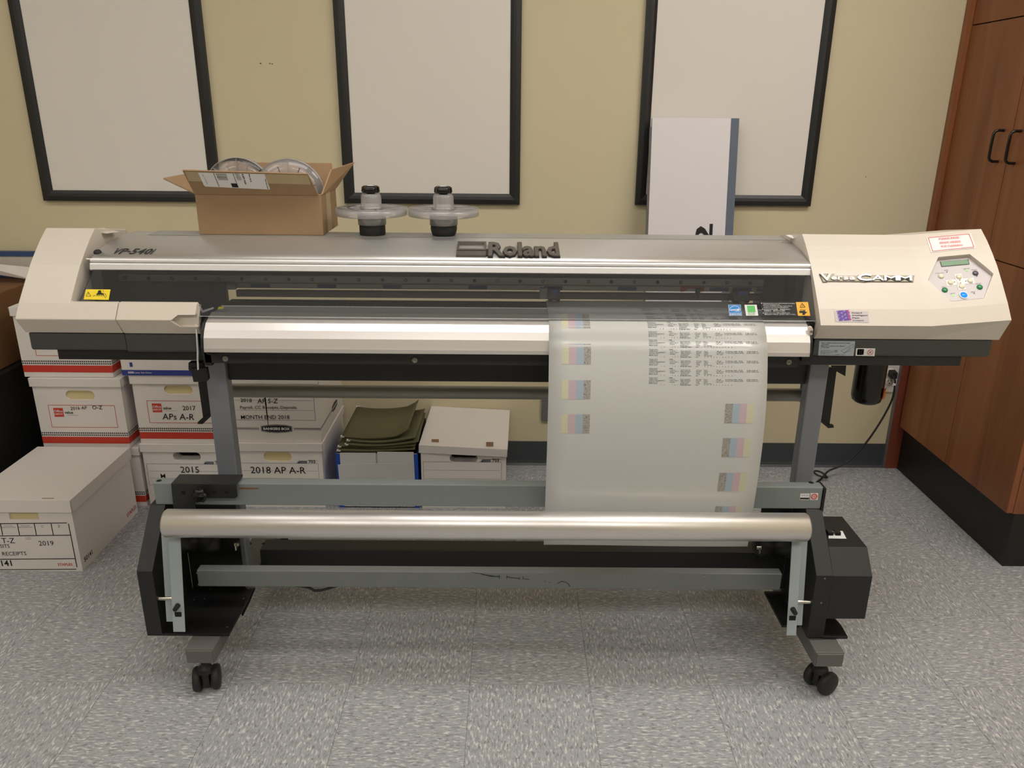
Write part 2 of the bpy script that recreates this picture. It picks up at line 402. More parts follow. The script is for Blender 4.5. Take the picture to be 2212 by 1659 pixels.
# ------------------------------------------------------------------ whiteboards on the wall
def whiteboard(x0, x1, zb, label):
    t = thing('whiteboard', label, 'whiteboard', ((x0+x1)/2, WY, zb), group='black framed whiteboards on the wall')
    z1 = 2.62 ; fw = .038
    B('board_white').box(x0+fw-.002, x1-fw+.002, WY-.012, WY-.001, zb+fw-.002, z1-fw+.002).build('panel', t)
    pr = [(0, 0), (0, .018), (fw*.45, .022), (fw*.72, .020), (fw, .014), (fw, 0)]   # inward, out of the wall
    def bar(p0, p1, inward, m0, m1):
        b = B('frame_black'); p0 = Vector(p0); p1 = Vector(p1); d = (p1-p0).normalized(); inw = Vector(inward); o = Vector((0, -1, 0))
        A = [p0+inw*u+o*v+d*(u*m0) for u, v in pr]; C = [p1+inw*u+o*v-d*(u*m1) for u, v in pr]; n = len(pr)
        b.add(A+C, [tuple(range(n)), tuple(range(2*n-1, n-1, -1))]+[(i, i+n, (i+1) % n+n, (i+1) % n) for i in range(n)]); b.build('frame', t)
    bar((x0, WY, zb), (x1, WY, zb), (0, 0, 1), 1, 1); bar((x0, WY, z1), (x1, WY, z1), (0, 0, -1), 1, 1)
    bar((x0, WY, zb), (x0, WY, z1), (1, 0, 0), 1, 1); bar((x1, WY, zb), (x1, WY, z1), (-1, 0, 0), 1, 1)
yb = 2.965
whiteboard(PY(93.5, 436, yb).x, PY(477, 437, yb).x, 1.052, 'whiteboard above the open cardboard box, leftmost of the three')
whiteboard(PY(744.2, 442, yb).x, PY(1122.6, 443, yb).x, 1.052, 'whiteboard in the middle, above the two clear reels')
whiteboard(PY(1372.3, 444, yb).x, PY(1751.6, 446, yb).x, 1.055, 'whiteboard on the right, partly behind the leaning white sign')
b = B('frame_black')
for (px, py, r) in ((563, 137, 1.5), (583, 137, 1.2), (588, 138, 1.2), (1870, 382, 1)):
    p = PY(px, py, WY); b.cyl((p.x, WY-.0012, p.z), (p.x, WY+.001, p.z), .001*r*1.6, n=8)
b.build('trim_1', kind='structure')

# ------------------------------------------------------------------ leaning sign, wall plate
t = thing('leaning_sign', 'tall white sign panel with a sideways black 2 and grey edge, leaning on the wall', 'sign', (.65, 2.8, .5))
# leans: bottom at y ~2.72, top at y ~2.93
def SG(px, py): return PP(px, py, Vector((0, 2.925, 1.36)), Vector((0, -1, .16)).normalized())
nS = Vector((0, -1, .16)).normalized()
a, c_, d_, e_ = SG(1409, 254), SG(1580, 256), SG(1566, 508), SG(1400, 508)
x0, xg, x1 = a.x, (c_.x+d_.x)/2, (SG(1597, 256).x+SG(1583, 508).x)/2
x0 = (a.x+e_.x)/2
def SP(x, z, o=0): return Vector((x, 2.925+(z-1.36)*.16, z))+nS*o
zt, zb_ = a.z, .004
B('sign_white').extr([SP(x0, zb_), SP(xg, zb_), SP(xg, zt), SP(x0, zt)], -nS*.022).build('panel', t, bevel=.001)
B('sign_grey').extr([SP(xg, zb_, .001), SP(x1, zb_, .001), SP(x1, zt, .001), SP(xg, zt, .001)], -nS*.012).build('grey_edge', t)
B('ink_grey').extr([SP(x0-.006, zb_, -.006), SP(x0, zb_, -.006), SP(x0, zt-.03, -.006), SP(x0-.006, zt-.03, -.006)], -nS*.012).build('side_channel', t)
b = B('ink_black'); p0 = SG(1493, 530); 
# the digit reads upwards (rotated a quarter turn to the left)
A_ = SP(SG(1537, 520).x, SG(1537, 533).z); Bq = SP(SG(1537, 482).x, SG(1537, 483.5).z)
A_.x = Bq.x = SG(1538, 500).x
b.text('2', A_, Bq, nS, h=.062, lift=.0015, bold=.02); b.build('number', t)
b = B('ink_grey'); q = PY(1170, 862, WY); q2 = PY(1170, 908, WY)
setp(b.box(q.x, q.x+.12, WY-.01, WY, q2.z, q.z+.03).build('wall_plate', bevel=.001), 'grey plate on the lower wall, mostly behind the hanging print', 'wall plate')

# ------------------------------------------------------------------ outlet
t = thing('wall_outlet', 'white double wall outlet beside the wooden cabinet', 'outlet', (1.5, WY, .33))
q = PY(1899, 846, WY); ox0, oz0 = q.x, q.z; 
B('outlet_white').box(ox0, ox0+.07, WY-.007, WY, oz0, oz0+.115).build('plate', t, bevel=.002)
b = B('box_hole')
oc = PY(1919, 823, WY)
for dz in (0, .039):
    b2 = B('outlet_white').lathe((oc.x, WY-.007, oc.z+dz), [(.0165, 0), (.0165, .003), (.0001, .003)], 'Y', 20)
    for dx in (-.006, .006): b2.box(oc.x+dx-.0012, oc.x+dx+.0012, WY-.0105, WY-.0098, oc.z+dz, oc.z+dz+.008, 'box_hole')
    b2.cyl((oc.x, WY-.0105, oc.z+dz-.006), (oc.x, WY-.0098, oc.z+dz-.006), .0025, n=10, mt='box_hole'); b2.build('socket', t)
# ------------------------------------------------------------------ power cord
t = thing('power_cord', 'black power cord hanging from the wall outlet to the floor', 'cord', (1.3, 2.85, 0))
pz = oc.z+.039
B('rubber').extr([(oc.x-.013, WY-.011, pz-.013), (oc.x+.013, WY-.011, pz-.013), (oc.x+.013, WY-.011, pz+.013), (oc.x-.013, WY-.011, pz+.013)], (0, -.03, -.004)).build('plug', t, bevel=.003)
pts = []
cpx = [(1921, 803, 2.94), (1932, 818, 2.925), (1933, 832, 2.92), (1928, 860, 2.915), (1914, 890, 2.91), (1893, 925, 2.90), (1868, 960, 2.895), (1840, 990, 2.885), (1812, 1008, 2.875), (1790, 1017, 2.865), (1775, 1024, 2.85)]
pts = [PY(*c) for c in cpx]; pts[-1].z = .008; pts[-2].z = max(.01, pts[-2].z)
# smooth the path
def smooth(P, k=6):
    out = []
    for i in range(len(P)-1):
        p0, p1, p2, p3 = P[max(i-1, 0)], P[i], P[i+1], P[min(i+2, len(P)-1)]
        for j in range(k):
            t_ = j/k; out.append(.5*((2*p1)+(p2-p0)*t_+(2*p0-5*p1+4*p2-p3)*t_*t_+(3*p1-p0-3*p2+p3)*t_**3))
    out.append(P[-1]); return out
pts[-1] = Vector((pts[-1].x, pts[-1].y, .006)); tail = [Vector((1.15, 2.74, .006)), Vector((.98, 2.5, .006)), Vector((.86, 2.2, .006)), Vector((.815, 2.06, .05)), Vector((.80, 2.0, .3)), Vector((.80, 2.0, .6)), Vector((.80, 2.0, .806))]
B('black').tube(smooth(pts+tail), .004, 8).build('cable', t)
cc = PZ(1772, 1029, .012); B('black').tube([(cc.x+.026*math.cos(a), cc.y+.03*math.sin(a)*.9, .009+.018*abs(math.sin(a/2))) for a in [i*.33 for i in range(22)]], .0035, 8).build('coil', t)
q = PY(1932, 830, 2.92); B('ink_white').cyl(q+Vector((0, 0, -.004)), q+Vector((0, 0, .004)), .0055, n=12).build('cord_tag', t)

# ------------------------------------------------------------------ tall wooden cabinet on the right
t = thing('storage_cabinet', 'tall reddish wood cabinet with black handles and black toe kick on the right', 'cabinet', (1.9, 2.6, 0))
DX = 1.575; CYF, CYBK = 2.215, WY-.002
B('wood').box(1.595, 2.2, CYF+.01, CYBK, .19, 2.6).build('carcass', t)
B('kick_black').box(1.602, 2.2, CYF+.012, CYBK, 0, .19).build('toe_kick', t)
B('wood_edge').box(1.549, 1.602, WY-.02, CYBK, .001, .93).build('filler_strip', t)  # one filler with upper_filler; tone difference from lighting is put into the colour
b = B('ink_grey').box(1.546, 1.549, WY-.021, CYBK, .001, .93); b.build('edge_trim', t)
B('wood').box(1.558, 1.596, WY-.03, CYBK, .94, 2.6).build('upper_filler', t)
g = .0018; ys = 2.603
def door(y0, y1, z0, z1): return B('wood').box(DX, 1.595, y0+g, y1-g, z0+g, z1-g).build('door', t, bevel=.001)
for (z0, z1) in ((.19, .935), (1.667, 2.6)):
    door(CYF+.01, ys, z0, z1); door(ys, WY-.032, z0, z1)
for (y0, y1, hy) in ((CYF+.01, ys, ys-.045), (ys, WY-.032, ys+.045)):
    d = door(y0, y1, .935, 1.667)
    zc = 1.285; hz = .048
    path = [(DX, hy, zc-hz), (DX-.018, hy, zc-hz), (DX-.028, hy, zc-hz+.004), (DX-.032, hy, zc-hz+.012), (DX-.033, hy, zc), (DX-.032, hy, zc+hz-.012), (DX-.028, hy, zc+hz-.004), (DX-.018, hy, zc+hz), (DX, hy, zc+hz)]
    B('black_gloss').tube(path, .0045, 12).build('handle', d)

# ================================================================== BOXES
def stadium(x0, x1, z0, z1, n=8):
    r = (z1-z0)/2; zc = (z0+z1)/2
    L_ = [(x0+r-r*math.sin(PI*i/n), zc+r*math.cos(PI*i/n)) for i in range(n+1)]      # top -> bottom along the left
    R_ = [(x1-r+r*math.sin(PI*i/n), zc-r*math.cos(PI*i/n)) for i in range(n+1)]      # bottom -> top along the right
    return L_, R_
def file_box(t, x, y, z, w_, d, h, hole, hole_mat, lid=True, lidh=.03, xf=None, lid_skew=None, square=False):
    b = B('box_white', xf)
    x1, y1, z1 = x+w_, y+d, z+h
    if hole:
        L_, R_ = stadium(*hole)
        if square:
            hx0, hx1, hz0, hz1 = hole; L_ = [(hx0, hz1), (hx0, hz0)]; R_ = [(hx1, hz0), (hx1, hz1)]
        f = lambda P: [(a, y, c) for a, c in P]
        b.poly([(x, y, z1), (x, y, z)]+f([(L_[-1][0], z)])+f(L_[::-1])+f([(L_[0][0], z1)]))
        b.poly([(x1, y, z), (x1, y, z1)]+f([(R_[-1][0], z1)])+f(R_[::-1])+f([(R_[0][0], z)]))
        b.poly([(L_[-1][0], y, z), (R_[0][0], y, z), (R_[0][0], y, R_[0][1]), (L_[-1][0], y, L_[-1][1])])
        b.poly([(L_[0][0], y, L_[0][1]), (R_[-1][0], y, R_[-1][1]), (R_[-1][0], y, z1), (L_[0][0], y, z1)])
        ring = L_+R_; n = len(ring); dd = .006 if hole_mat != 'box_hole' else .05
        b.add([(a, y, c) for a, c in ring]+[(a, y+dd, c) for a, c in ring], [(i, (i+1) % n, (i+1) % n+n, i+n) for i in range(n)], 'box_white')
        b.poly([(a, y+dd, c) for a, c in ring], hole_mat)
    else: b.poly([(x, y, z), (x1, y, z), (x1, y, z1), (x, y, z1)])
    b.poly([(x, y1, z), (x, y1, z1), (x1, y1, z1), (x1, y1, z)]); b.poly([(x, y, z), (x, y, z1), (x, y1, z1), (x, y1, z)])
    b.poly([(x1, y, z), (x1, y1, z), (x1, y1, z1), (x1, y, z1)]); b.poly([(x, y, z), (x, y1, z), (x1, y1, z), (x1, y, z)]); b.poly([(x, y, z1), (x1, y, z1), (x1, y1, z1), (x, y1, z1)])
    b.build('box_body', t, fix=False)
    if lid:
        e = .006; xf2 = (xf or Matrix()) @ (lid_skew or Matrix()); l = B('box_white', xf2); o = .003
        l.box(x-e, x1+e, y-e, y1+e, z1-.001, z1+.004)
        l.box(x-e, x1+e, y-e, y-e+o, z1+.003-lidh, z1); l.box(x-e, x1+e, y1+e-o, y1+e, z1+.003-lidh, z1)
        l.box(x-e, x-e+o, y-e, y1+e, z1+.003-lidh, z1); l.box(x1+e-o, x1+e, y-e, y1+e, z1+.003-lidh, z1)
        l.build('lid', t, bevel=.0012)
NF = Vector((0, -1, 0)); NR = Vector((1, 0, 0))
BOXG = 'white cardboard file boxes by the wall'
def rect(b, x0, x1, z0, z1, y, wd, mt, n=NF):
    for a, c in (((x0, y, z0), (x1, y, z0)), ((x1, y, z0), (x1, y, z1)), ((x1, y, z1), (x0, y, z1)), ((x0, y, z1), (x0, y, z0))): b.quadline(a, c, wd, n, mt)
def red_office(t, x, y, z, w_, d, right=True):
    b = B('ink_red'); b.poly([(x, y-.0006, z+.017), (x+w_, y-.0006, z+.017), (x+w_, y-.0006, z+.042), (x, y-.0006, z+.042)])
    xr = x+w_+.0006; b.poly([(xr, y, z+.017), (xr, y+d, z+.017), (xr, y+d, z+.042), (xr, y, z+.042)])
    b.build('red_band', t, fix=False)
    b = B('ink_dark'); n = 42
    for k in range(n):
        for zz in (.0485, .0565):
            cx = x+w_*(k+.5)/n; r = .0024; b.poly([(cx-r, y-.0006, z+zz-r), (cx+r, y-.0006, z+zz-r), (cx+r, y-.0006, z+zz+r), (cx-r, y-.0006, z+zz+r)])
    for k in range(30):
        for zz in (.0485, .0565):
            cy = y+.006+k*.0075; r = .0024; b.poly([(xr, cy-r, z+zz-r), (xr, cy+r, z+zz-r), (xr, cy+r, z+zz+r), (xr, cy-r, z+zz+r)])
    b.build('dotted_band', t, fix=False)
def office_label(t, y, pr, hand):
    """pr: pixel rectangle of the red outline; logo, word and handwriting placed on the front face"""
    a = PY(pr[0], pr[3], y); c = PY(pr[2], pr[1], y); x0, x1, z0, z1 = a.x, c.x, a.z, c.z; H = z1-z0
    b = B('ink_red'); rect(b, x0, x1, z0, z1, y, .0016, 'ink_red')
    s = .40*H; lx = x0+.016; lz = z1-.05*H-s-.006
    b.poly([(lx, y-.0007, lz), (lx+s, y-.0007, lz), (lx+s, y-.0007, lz+s), (lx, y-.0007, lz+s)], 'ink_red')
    b.text('Office', (lx+.002, y, lz+s*.52), (lx+s-.002, y, lz+s*.52), NF, 'ink_white', lift=.001, bold=.01)
    b.text('DEPOT', (lx+.002, y, lz+s*.2), (lx+s-.002, y, lz+s*.2), NF, 'ink_white', lift=.001, bold=.01)
    b.text('value', (lx+s+.004, y, lz+s*.35), (lx+s+.034, y, lz+s*.35), NF, 'ink_dark', bold=.015, lift=.001)
    b.quadline((lx+s+.014, y, lz+s*.18), (lx+s+.05, y, lz+s*.18), .0008, NF, 'ink_grey')
    b.build('printed_label', t, fix=False)
    b = B('ink_dark')
    for s_, (ax, ay), (bx, by), it in hand: b.text(s_, PY(ax, ay, y-.0006), PY(bx, by, y-.0006), NF, 'ink_black', italic=it, bold=.004, lift=.0006)
    b.build('handwriting', t, fix=False)
def bankers_label(t, x, y, z, w_, h, hand, badge=True, side=None):
    b = B('ink_dark'); x0, x1, z0, z1 = x+.008, x+w_-.016, z+.085, z+h-.075
    rect(b, x0, x1, z0, z1, y, .0009, 'ink_dark')
    for k in (1, 2): b.quadline((x0+.006, y, z0+(z1-z0)*k/3), (x1-.004, y, z0+(z1-z0)*k/3), .0007, NF, 'ink_dark')
    tx = x1-.075; b.poly([(tx, y-.0007, z1), (tx+.036, y-.0007, z1), (tx+.036, y-.0007, z1+.009), (tx+.008, y-.0007, z1+.009)], 'ink_navy')
    b.quadline((tx-.002, y, z1), (tx+.006, y, z1+.0105), .0008, NF, 'ink_dark'); b.quadline((tx+.006, y, z1+.0105), (x1, y, z1+.0105), .0008, NF, 'ink_dark')
    b.text('STOR/FILE', (tx+.009, y, z1+.0025), (tx+.034, y, z1+.0025), NF, 'ink_white', lift=.001)
    b.text('703', (tx+.042, y, z1+.0015), (tx+.066, y, z1+.0015), NF, 'ink_dark', bold=.02)
    if badge:
        bz = z+.052; cx = x+w_*.49
        for zz, wd in ((bz-.004, .0008), (bz, .0022), (bz+.004, .0008)):
            b.quadline((x, y, zz), (cx-.062, y, zz), wd, NF, 'ink_navy'); b.quadline((cx+.06, y, zz), (x+w_, y, zz), wd, NF, 'ink_navy')
            b.quadline((x+w_, y, zz), (x+w_, y+.22, zz), wd, NR, 'ink_navy')
        P = [(cx-.055, bz-.010), (cx-.03, bz-.0145), (cx, bz-.0158), (cx+.03, bz-.0145), (cx+.055, bz-.010), (cx+.055, bz+.010), (cx+.03, bz+.0145), (cx, bz+.0158), (cx-.03, bz+.0145), (cx-.055, bz+.010)]
        b.poly([(p, y-.0007, q) for p, q in P], 'ink_black')
        Pi = [(cx+(p-cx)*.95, bz+(q-bz)*.84) for p, q in P]
        for i in range(10): a, c = Pi[i], Pi[(i+1) % 10]; b.quadline((a[0], y, a[1]), (c[0], y, c[1]), .0008, NF, 'ink_white', lift=.001)
        b.text('BANKERS BOX', (cx-.047, y, bz-.0045), (cx+.047, y, bz-.0045), NF, 'ink_white', lift=.001, bold=.03, h=.0095)
        ys_ = y+.235
        P2 = [(ys_-.045, -.010), (ys_, -.0155), (ys_+.045, -.010), (ys_+.045, .010), (ys_, .0155), (ys_-.045, .010)]
        b.poly([(x+w_+.0007, p, bz+q) for p, q in P2], 'ink_black')
        b.text('BANKERS BOX', (x+w_, ys_-.038, bz-.0045), (x+w_, ys_+.038, bz-.0045), NR, 'ink_white', lift=.001, bold=.03, h=.0095)
    b.build('printed_label', t, fix=False)
    if hand:
        b = B('ink_dark')
        for s_, (ax, ay), (bx, by), it in hand: b.text(s_, PY(ax, ay, y-.0006), PY(bx, by, y-.0006), NF, 'ink_black', italic=it, bold=.004, lift=.0006)
        b.build('handwriting', t, fix=False)

BW, BD, BH = .305, .38, .2505
YF = 2.598
def holepx(a, b_, y): p, q = PY(a[0], a[1], y), PY(b_[0], b_[1], y); return (p.x, q.x, q.z, p.z)
# A: plain white box by the hanging print
t = thing('file_box', 'white lidded file box with a blank label, next to the hanging print', 'file box', (-.16, YF, 0), group=BOXG)
file_box(t, -.311, YF, 0, BW, BD, BH-.012, holepx((971, 981), (1032, 1000), YF), 'box_hole', lid_skew=Matrix.Translation((-.16, YF, BH)) @ Matrix.Rotation(math.radians(-1.2), 4, 'Z') @ Matrix.Rotation(math.radians(2.2), 4, 'Y') @ Matrix.Translation((.16, -YF, -BH+.003)))
bankers_label(t, -.311, YF, 0, BW, BH+.01, [], badge=False)
b = B('cardboard')
for px, py in ((940, 948), (1058, 954)): p = PZ(px, py, .262); B('cardboard').box(p.x-.013, p.x+.013, p.y-.002, p.y+.001, .245, .2605).build('fold_slot', t)
# C: two boxes by the left column
xC = -.97
t = thing('file_box', 'white file box hand-labelled 2018 AP A-R, on the floor under another box', 'file box', (xC+.15, YF, 0), group=BOXG)
file_box(t, xC, YF, 0, BW, BD, BH, holepx((568, 976), (631, 997), YF), 'box_cream'); bankers_label(t, xC, YF, 0, BW, BH, [('2018 AP A-R', (542, 1022), (661, 1023), 0)], badge=False)
t = thing('file_box', 'white file box hand-labelled 2018 AP S-Z and Month End 2018', 'file box', (xC+.15, YF, .2555), group=BOXG)
file_box(t, xC+.002, YF+.004, .2555, BW, BD, BH-.002, holepx((560, 800), (640, 815), YF), 'box_hole')
bankers_label(t, xC+.002, YF+.004, .2555, BW, BH+.02, [('2018', (520, 868), (544, 869), 0), ('AP S-Z', (556, 871), (600, 871), .12), ('Payroll, CC Receipts, Deposits', (519, 883), (641, 883), .05), ('MONTH END 2018', (521, 905), (626, 905), 0)])
# D: 2015 / 2017 / letter-size carton
xD = -1.305
t = thing('file_box', 'white file box hand-labelled 2015, on the floor behind the left column', 'file box', (xD+.15, YF, 0), group=BOXG)
file_box(t, xD, YF, 0, BW, BD, BH-.006, holepx((372, 977), (435, 996), YF), 'box_hole'); bankers_label(t, xD, YF, 0, BW, BH-.006, [('2015', (391, 1021), (431, 1021), 0), ('M', (348, 1033), (358, 1033), 0)], badge=False)
t = thing('file_box', 'white and red file box hand-labelled 2017 APs A-R', 'file box', (xD+.15, YF, .2495), group=BOXG)
file_box(t, xD, YF+.003, .2495, BW, BD, BH, holepx((352, 833), (417, 853), YF), 'box_cream'); red_office(t, xD, YF+.003, .2495, BW, BD)
office_label(t, YF+.003, (324, 866.5, 462, 913), [('2017', (395, 886), (423, 886), 0), ('APs A-R', (351, 906), (420, 907), .1)])
t = thing('paper_carton', 'white and blue carton reading 5000 Letter Size Sheets, on top of the 2017 box', 'carton', (-1.17, 2.62, .505))
xa = PY(265, 800, YF).x; B('box_white').box(xa, xa+.30, YF-.006, YF+.24, .5045, .70).build('box_body', t, bevel=.001)
b = B('ink_blue'); yy = YF-.0066; b.poly([(xa, yy, .506), (xa+.30, yy, .506), (xa+.30, yy, .526), (xa, yy, .526)])
b.poly([(xa+.03, yy, .537), (xa+.04, yy, .537), (xa+.04, yy, .553), (xa+.03, yy, .553)], 'ink_blue')
b.text('5000', PY(277, 806.5, yy), PY(289.5, 806.5, yy), NF, 'ink_white', bold=.03, lift=.0006); b.text('Letter Size Sheets', PY(291, 806.5, yy), PY(328, 806.5, yy), NF, 'ink_white', lift=.0006)
b.build('printed_band', t, fix=False)
# E: red striped stack
xE = -1.623
t = thing('file_box', 'white and red striped file box at the bottom of the leftmost stack', 'file box', (xE+.15, YF, 0), group=BOXG)
file_box(t, xE, YF, 0, BW, BD, BH-.02, None, None); red_office(t, xE, YF, 0, BW, BD)
xE2 = -1.643; YE = 2.585
t = thing('file_box', 'white and red file box hand-labelled 2016 AP O-Z', 'file box', (xE2+.15, YE, .2365), group=BOXG)
file_box(t, xE2, YE, .2365, BW, BD, BH+.006, holepx((140, 843.5), (206, 864), YE), 'box_cream'); red_office(t, xE2, YE, .2365, BW, BD)
office_label(t, YE, (113, 876, 247, 922.5), [('2016 AP', (153, 885.5), (188, 884), .1), ('O-Z', (200, 884), (222, 884), 0)])
xE3 = -1.665; YE3 = 2.592
t = thing('file_box', 'white and red file box under the left end of the machine, topmost of its stack', 'file box', (xE3+.15, YE3, .498), group=BOXG)
file_box(t, xE3, YE3, .4985, BW, BD, BH-.008, None, None); red_office(t, xE3, YE3, .4985, BW, BD)
b = B('ink_red'); p = PY(79, 768, YE3); rect(b, p.x, p.x+.14, p.z, p.z+.09, YE3, .0016, 'ink_red'); b.build('printed_label', t, fix=False)

# F: box on the floor, front left
xF1 = -1.332; YFF = 2.164; xF0 = xF1-.312
t = thing('file_box', 'white lidded file box reading STAPLES, alone on the floor at the left', 'file box', (xF1-.15, YFF, 0), group=BOXG)
file_box(t, xF0, YFF, 0, .312, .39, .247, holepx((18, 1107), (85, 1123), YFF), 'box_cream', lidh=.042, square=True)
b = B('ink_black'); yq = YFF
def FQ(px, py): return PY(px, py, yq)
def LN(p, q, wd=.0028, mt='ink_black'): b.quadline(FQ(*p), FQ(*q), wd, NF, mt)
LN((-100, 1132), (145, 1129.5)); LN((148, 1131), (166.5, 1225), .0028); LN((165, 1229.5), (-100, 1231)); LN((-100, 1158.5), (152, 1156)); LN((-100, 1209), (162, 1206.5))
for p in (1, 37.5, 74, 110.5): LN((p, 1131), (p+5, 1156))
for cx, s1, s2 in ((19, 'Area Location', 'Emplacement en archive'), (55, 'Contact Date', 'Date de destruction'), (92, 'From', 'De'), (128, 'To', 'A')):
    w1 = 9 if len(s1) > 5 else 3; w2 = 15 if len(s2) > 5 else 2; LNW = 0
    b.text(s1, FQ(cx-w1, 1136.5), FQ(cx+w1, 1136.3), NF, 'ink_black'); b.text(s2, FQ(cx-w2, 1139.7), FQ(cx+w2, 1139.5), NF, 'ink_black')
b.text('Contents', FQ(55, 1162), FQ(67, 1162), NF); b.text('Contenu', FQ(56, 1165), FQ(67, 1165), NF)
b.text('50141', FQ(-18, 1223), FQ(27, 1222), NF, bold=.02); b.text('STAPLES', FQ(125.5, 1222), FQ(157, 1221.5), NF, 'ink_red', bold=.02)
b.text('50141', (xF1, YFF+.017, .022), (xF1, YFF+.068, .022), NR, 'ink_black', bold=.02); b.text('STAPLES', (xF1, 2.475, .02), (xF1, 2.545, .02), NR, 'ink_red', bold=.02)
b.build('printed_label', t, fix=False)
b = B('ink_dark')
for s_, p, q in (('T-Z', (5, 1173), (33, 1173)), ('2019', (85, 1178.5), (117, 1178)), ('DEPOSITS', (-30, 1184), (22, 1183)), ('RECEIPTS', (6, 1200), (58, 1199))): b.text(s_, FQ(*p), FQ(*q), NF, 'ink_black', bold=.004)
b.build('handwriting', t, fix=False)
b = B('cardboard'); p = PZ(104, 1076, .2515); b.box(p.x-.018, p.x+.018, p.y-.003, p.y+.001, .245, .2517); b.build('fold_slot', t)

# B: copy paper case with folders
xB0, xB1 = PY(733, 1096, YF).x, PY(906, 1096, YF).x
t = thing('paper_case', 'open white and blue copy paper case holding green hanging folders', 'carton', ((xB0+xB1)/2, YF, 0))
b = B('case_white'); YBF = YF; YBB = YF+.30; hB = .215; th = .004
b.box(xB0, xB1, YBF, YBF+th, 0, hB); b.box(xB0, xB1, YBB-th, YBB, 0, hB+.02, 'cardboard_dark'); b.box(xB0, xB0+th, YBF, YBB, 0, hB, 'case_blue'); b.box(xB1-th, xB1, YBF, YBB, 0, hB, 'case_blue'); b.box(xB0, xB1, YBF, YBB, 0, th, 'cardboard')
b.build('case_body', t)
b = B('case_blue')
for (u0, u1) in ((xB0, xB0+.019), (xB1-.017, xB1)): b.poly([(u0, YF-.0006, 0), (u1, YF-.0006, 0), (u1, YF-.0006, hB), (u0, YF-.0006, hB)])
yy = YF-.0006
b.text('5000', PY(805, 1100, yy), PY(820.5, 1099.5, yy), NF, 'ink_navy', bold=.03); b.text('8½"x11"', PY(839.5, 1099, yy), PY(865, 1098, yy), NF, 'ink_navy', bold=.02)
b.text('92', PY(774, 1101, yy), PY(781, 1101, yy), NF, 'ink_navy', bold=.03); b.text('HAMMERMILL', PY(845, 1007, yy-.004), PY(890, 1006, yy-.004), NF, 'ink_black', bold=.02)
for (p0, p1) in ((768, 870),): rect(b, PY(p0, 1096, yy).x, PY(p1, 1096, yy).x, PY(p0, 1095, yy).z, PY(p0, 1070, yy).z, yy, .001, 'ink_black')
random.seed(3); xx = PY(772, 1090, yy).x; z0_, z1_ = PY(772, 1090, yy).z, PY(772, 1082, yy).z
for k in range(34):
    wd = random.choice((.0008, .0012, .002)); b.poly([(xx, yy-.0006, z0_), (xx+wd, yy-.0006, z0_), (xx+wd, yy-.0006, z1_), (xx, yy-.0006, z1_)], 'ink_black'); xx += wd+random.choice((.0008, .0014, .002))
b.text('FSC', PY(743, 1096.5, yy), PY(751, 1096.5, yy), NF, 'ink_navy'); rect(b, PY(878, 1096, yy).x, PY(893, 1096, yy).x, PY(878, 1096, yy).z, PY(878, 1086, yy).z, yy, .0008, 'ink_navy')
b.build('printed_label', t, fix=False)
fl = B('case_white'); fl.box(xB0+.016, xB0+(xB1-xB0)*.5-.003, YF-.005, YF-.001, .10, hB+.004); fl.build('front_flap', t)
fl = B('case_white'); fl.box(xB0+(xB1-xB0)*.5+.003, xB1-.014, YF-.005, YF-.001, .10, hB+.008); fl.build('front_flap', t)
fl = B('case_white'); fl.extr([(xB0+.009, YF-.007, .10), (xB1-.012, YF-.007, .10), (xB1-.012, YF-.016, .188), (xB0+.009, YF-.016, .178)], (0, .002, 0)); fl.build('folded_flap', t)
# the folders: each a curved double sheet with wire hooks
def folder(x0, x1, y0, y1, z, bend, rot, label, spine=0):
    c = Vector(((x0+x1)/2, (y0+y1)/2, z)); t = thing('hanging_folder', label, 'folder', c, rot, group='hanging folders piled in the paper case')
    M = Matrix.Translation(c) @ Matrix.Rotation(rot, 4, 'Z') @ Matrix.Translation(-c); N_ = 16
    def zf(s): return z+bend*(s-.35)**2*2.2+(spine*max(0, (s-.8)/.2)**1.5 if s > .8 else 0)+(y1-y0)*0
    for dz in (0, .0035):
        b = B('folder_green' if dz else 'folder_inner', M); b.smooth = True; vs = []
        for i in range(N_+1):
            s = i/N_; x = x0+(x1-x0)*s
            for yv in (y0, y1): vs.append((x, yv, zf(s)+dz*(1 if s < .93 else .3)+(yv-y0)*.06))
        n = len(vs); vs += [(p[0], p[1], p[2]-.0012) for p in vs]; fs = []
        for i in range(N_): a = 2*i; fs += [(a, a+2, a+3, a+1), (a+n, a+1+n, a+3+n, a+2+n), (a, a+n, a+2+n, a+2), (a+1, a+3, a+3+n, a+1+n)]
        fs += [(0, 1, 1+n, n), (n-2, 2*n-2, 2*n-1, n-1)]; b.add(vs, fs); b.build('sheet', t)
    for yv, sg in ((y0, -1), (y1, 1)):
        h = B('ink_white', M); zh = zf(0)+.004+(yv-y0)*.06
        h.box(x0-.002, x0+.003, yv-.006, yv+.006, zh-.002, zh+.001); h.box(x0-.002, x0+.012, yv+sg*.004, yv+sg*.006, zh-.003, zh+.001); h.build('hook', t)
if spine_ := True:
    folder(xB0+.005, xB1-.012, 2.600, 2.845, .222, .010, .02, 'lowest green hanging folder across the paper case opening')
    folder(xB0+.012, xB1-.006, 2.606, 2.850, .231, .016, -.03, 'green hanging folder second from the bottom of the pile')
    folder(xB0+.035, xB1+.004, 2.604, 2.85, .240, .022, .0, 'green hanging folder in the middle of the pile')
    folder(xB0+.045, xB1-.002, 2.612, 2.86, .249, .028, -.035, 'green hanging folder just under the rolled topmost one')
    folder(xB0+.022, xB1-.028, 2.625, 2.885, .259, .024, -.035, 'topmost green hanging folder with its rolled right edge', spine=.022)

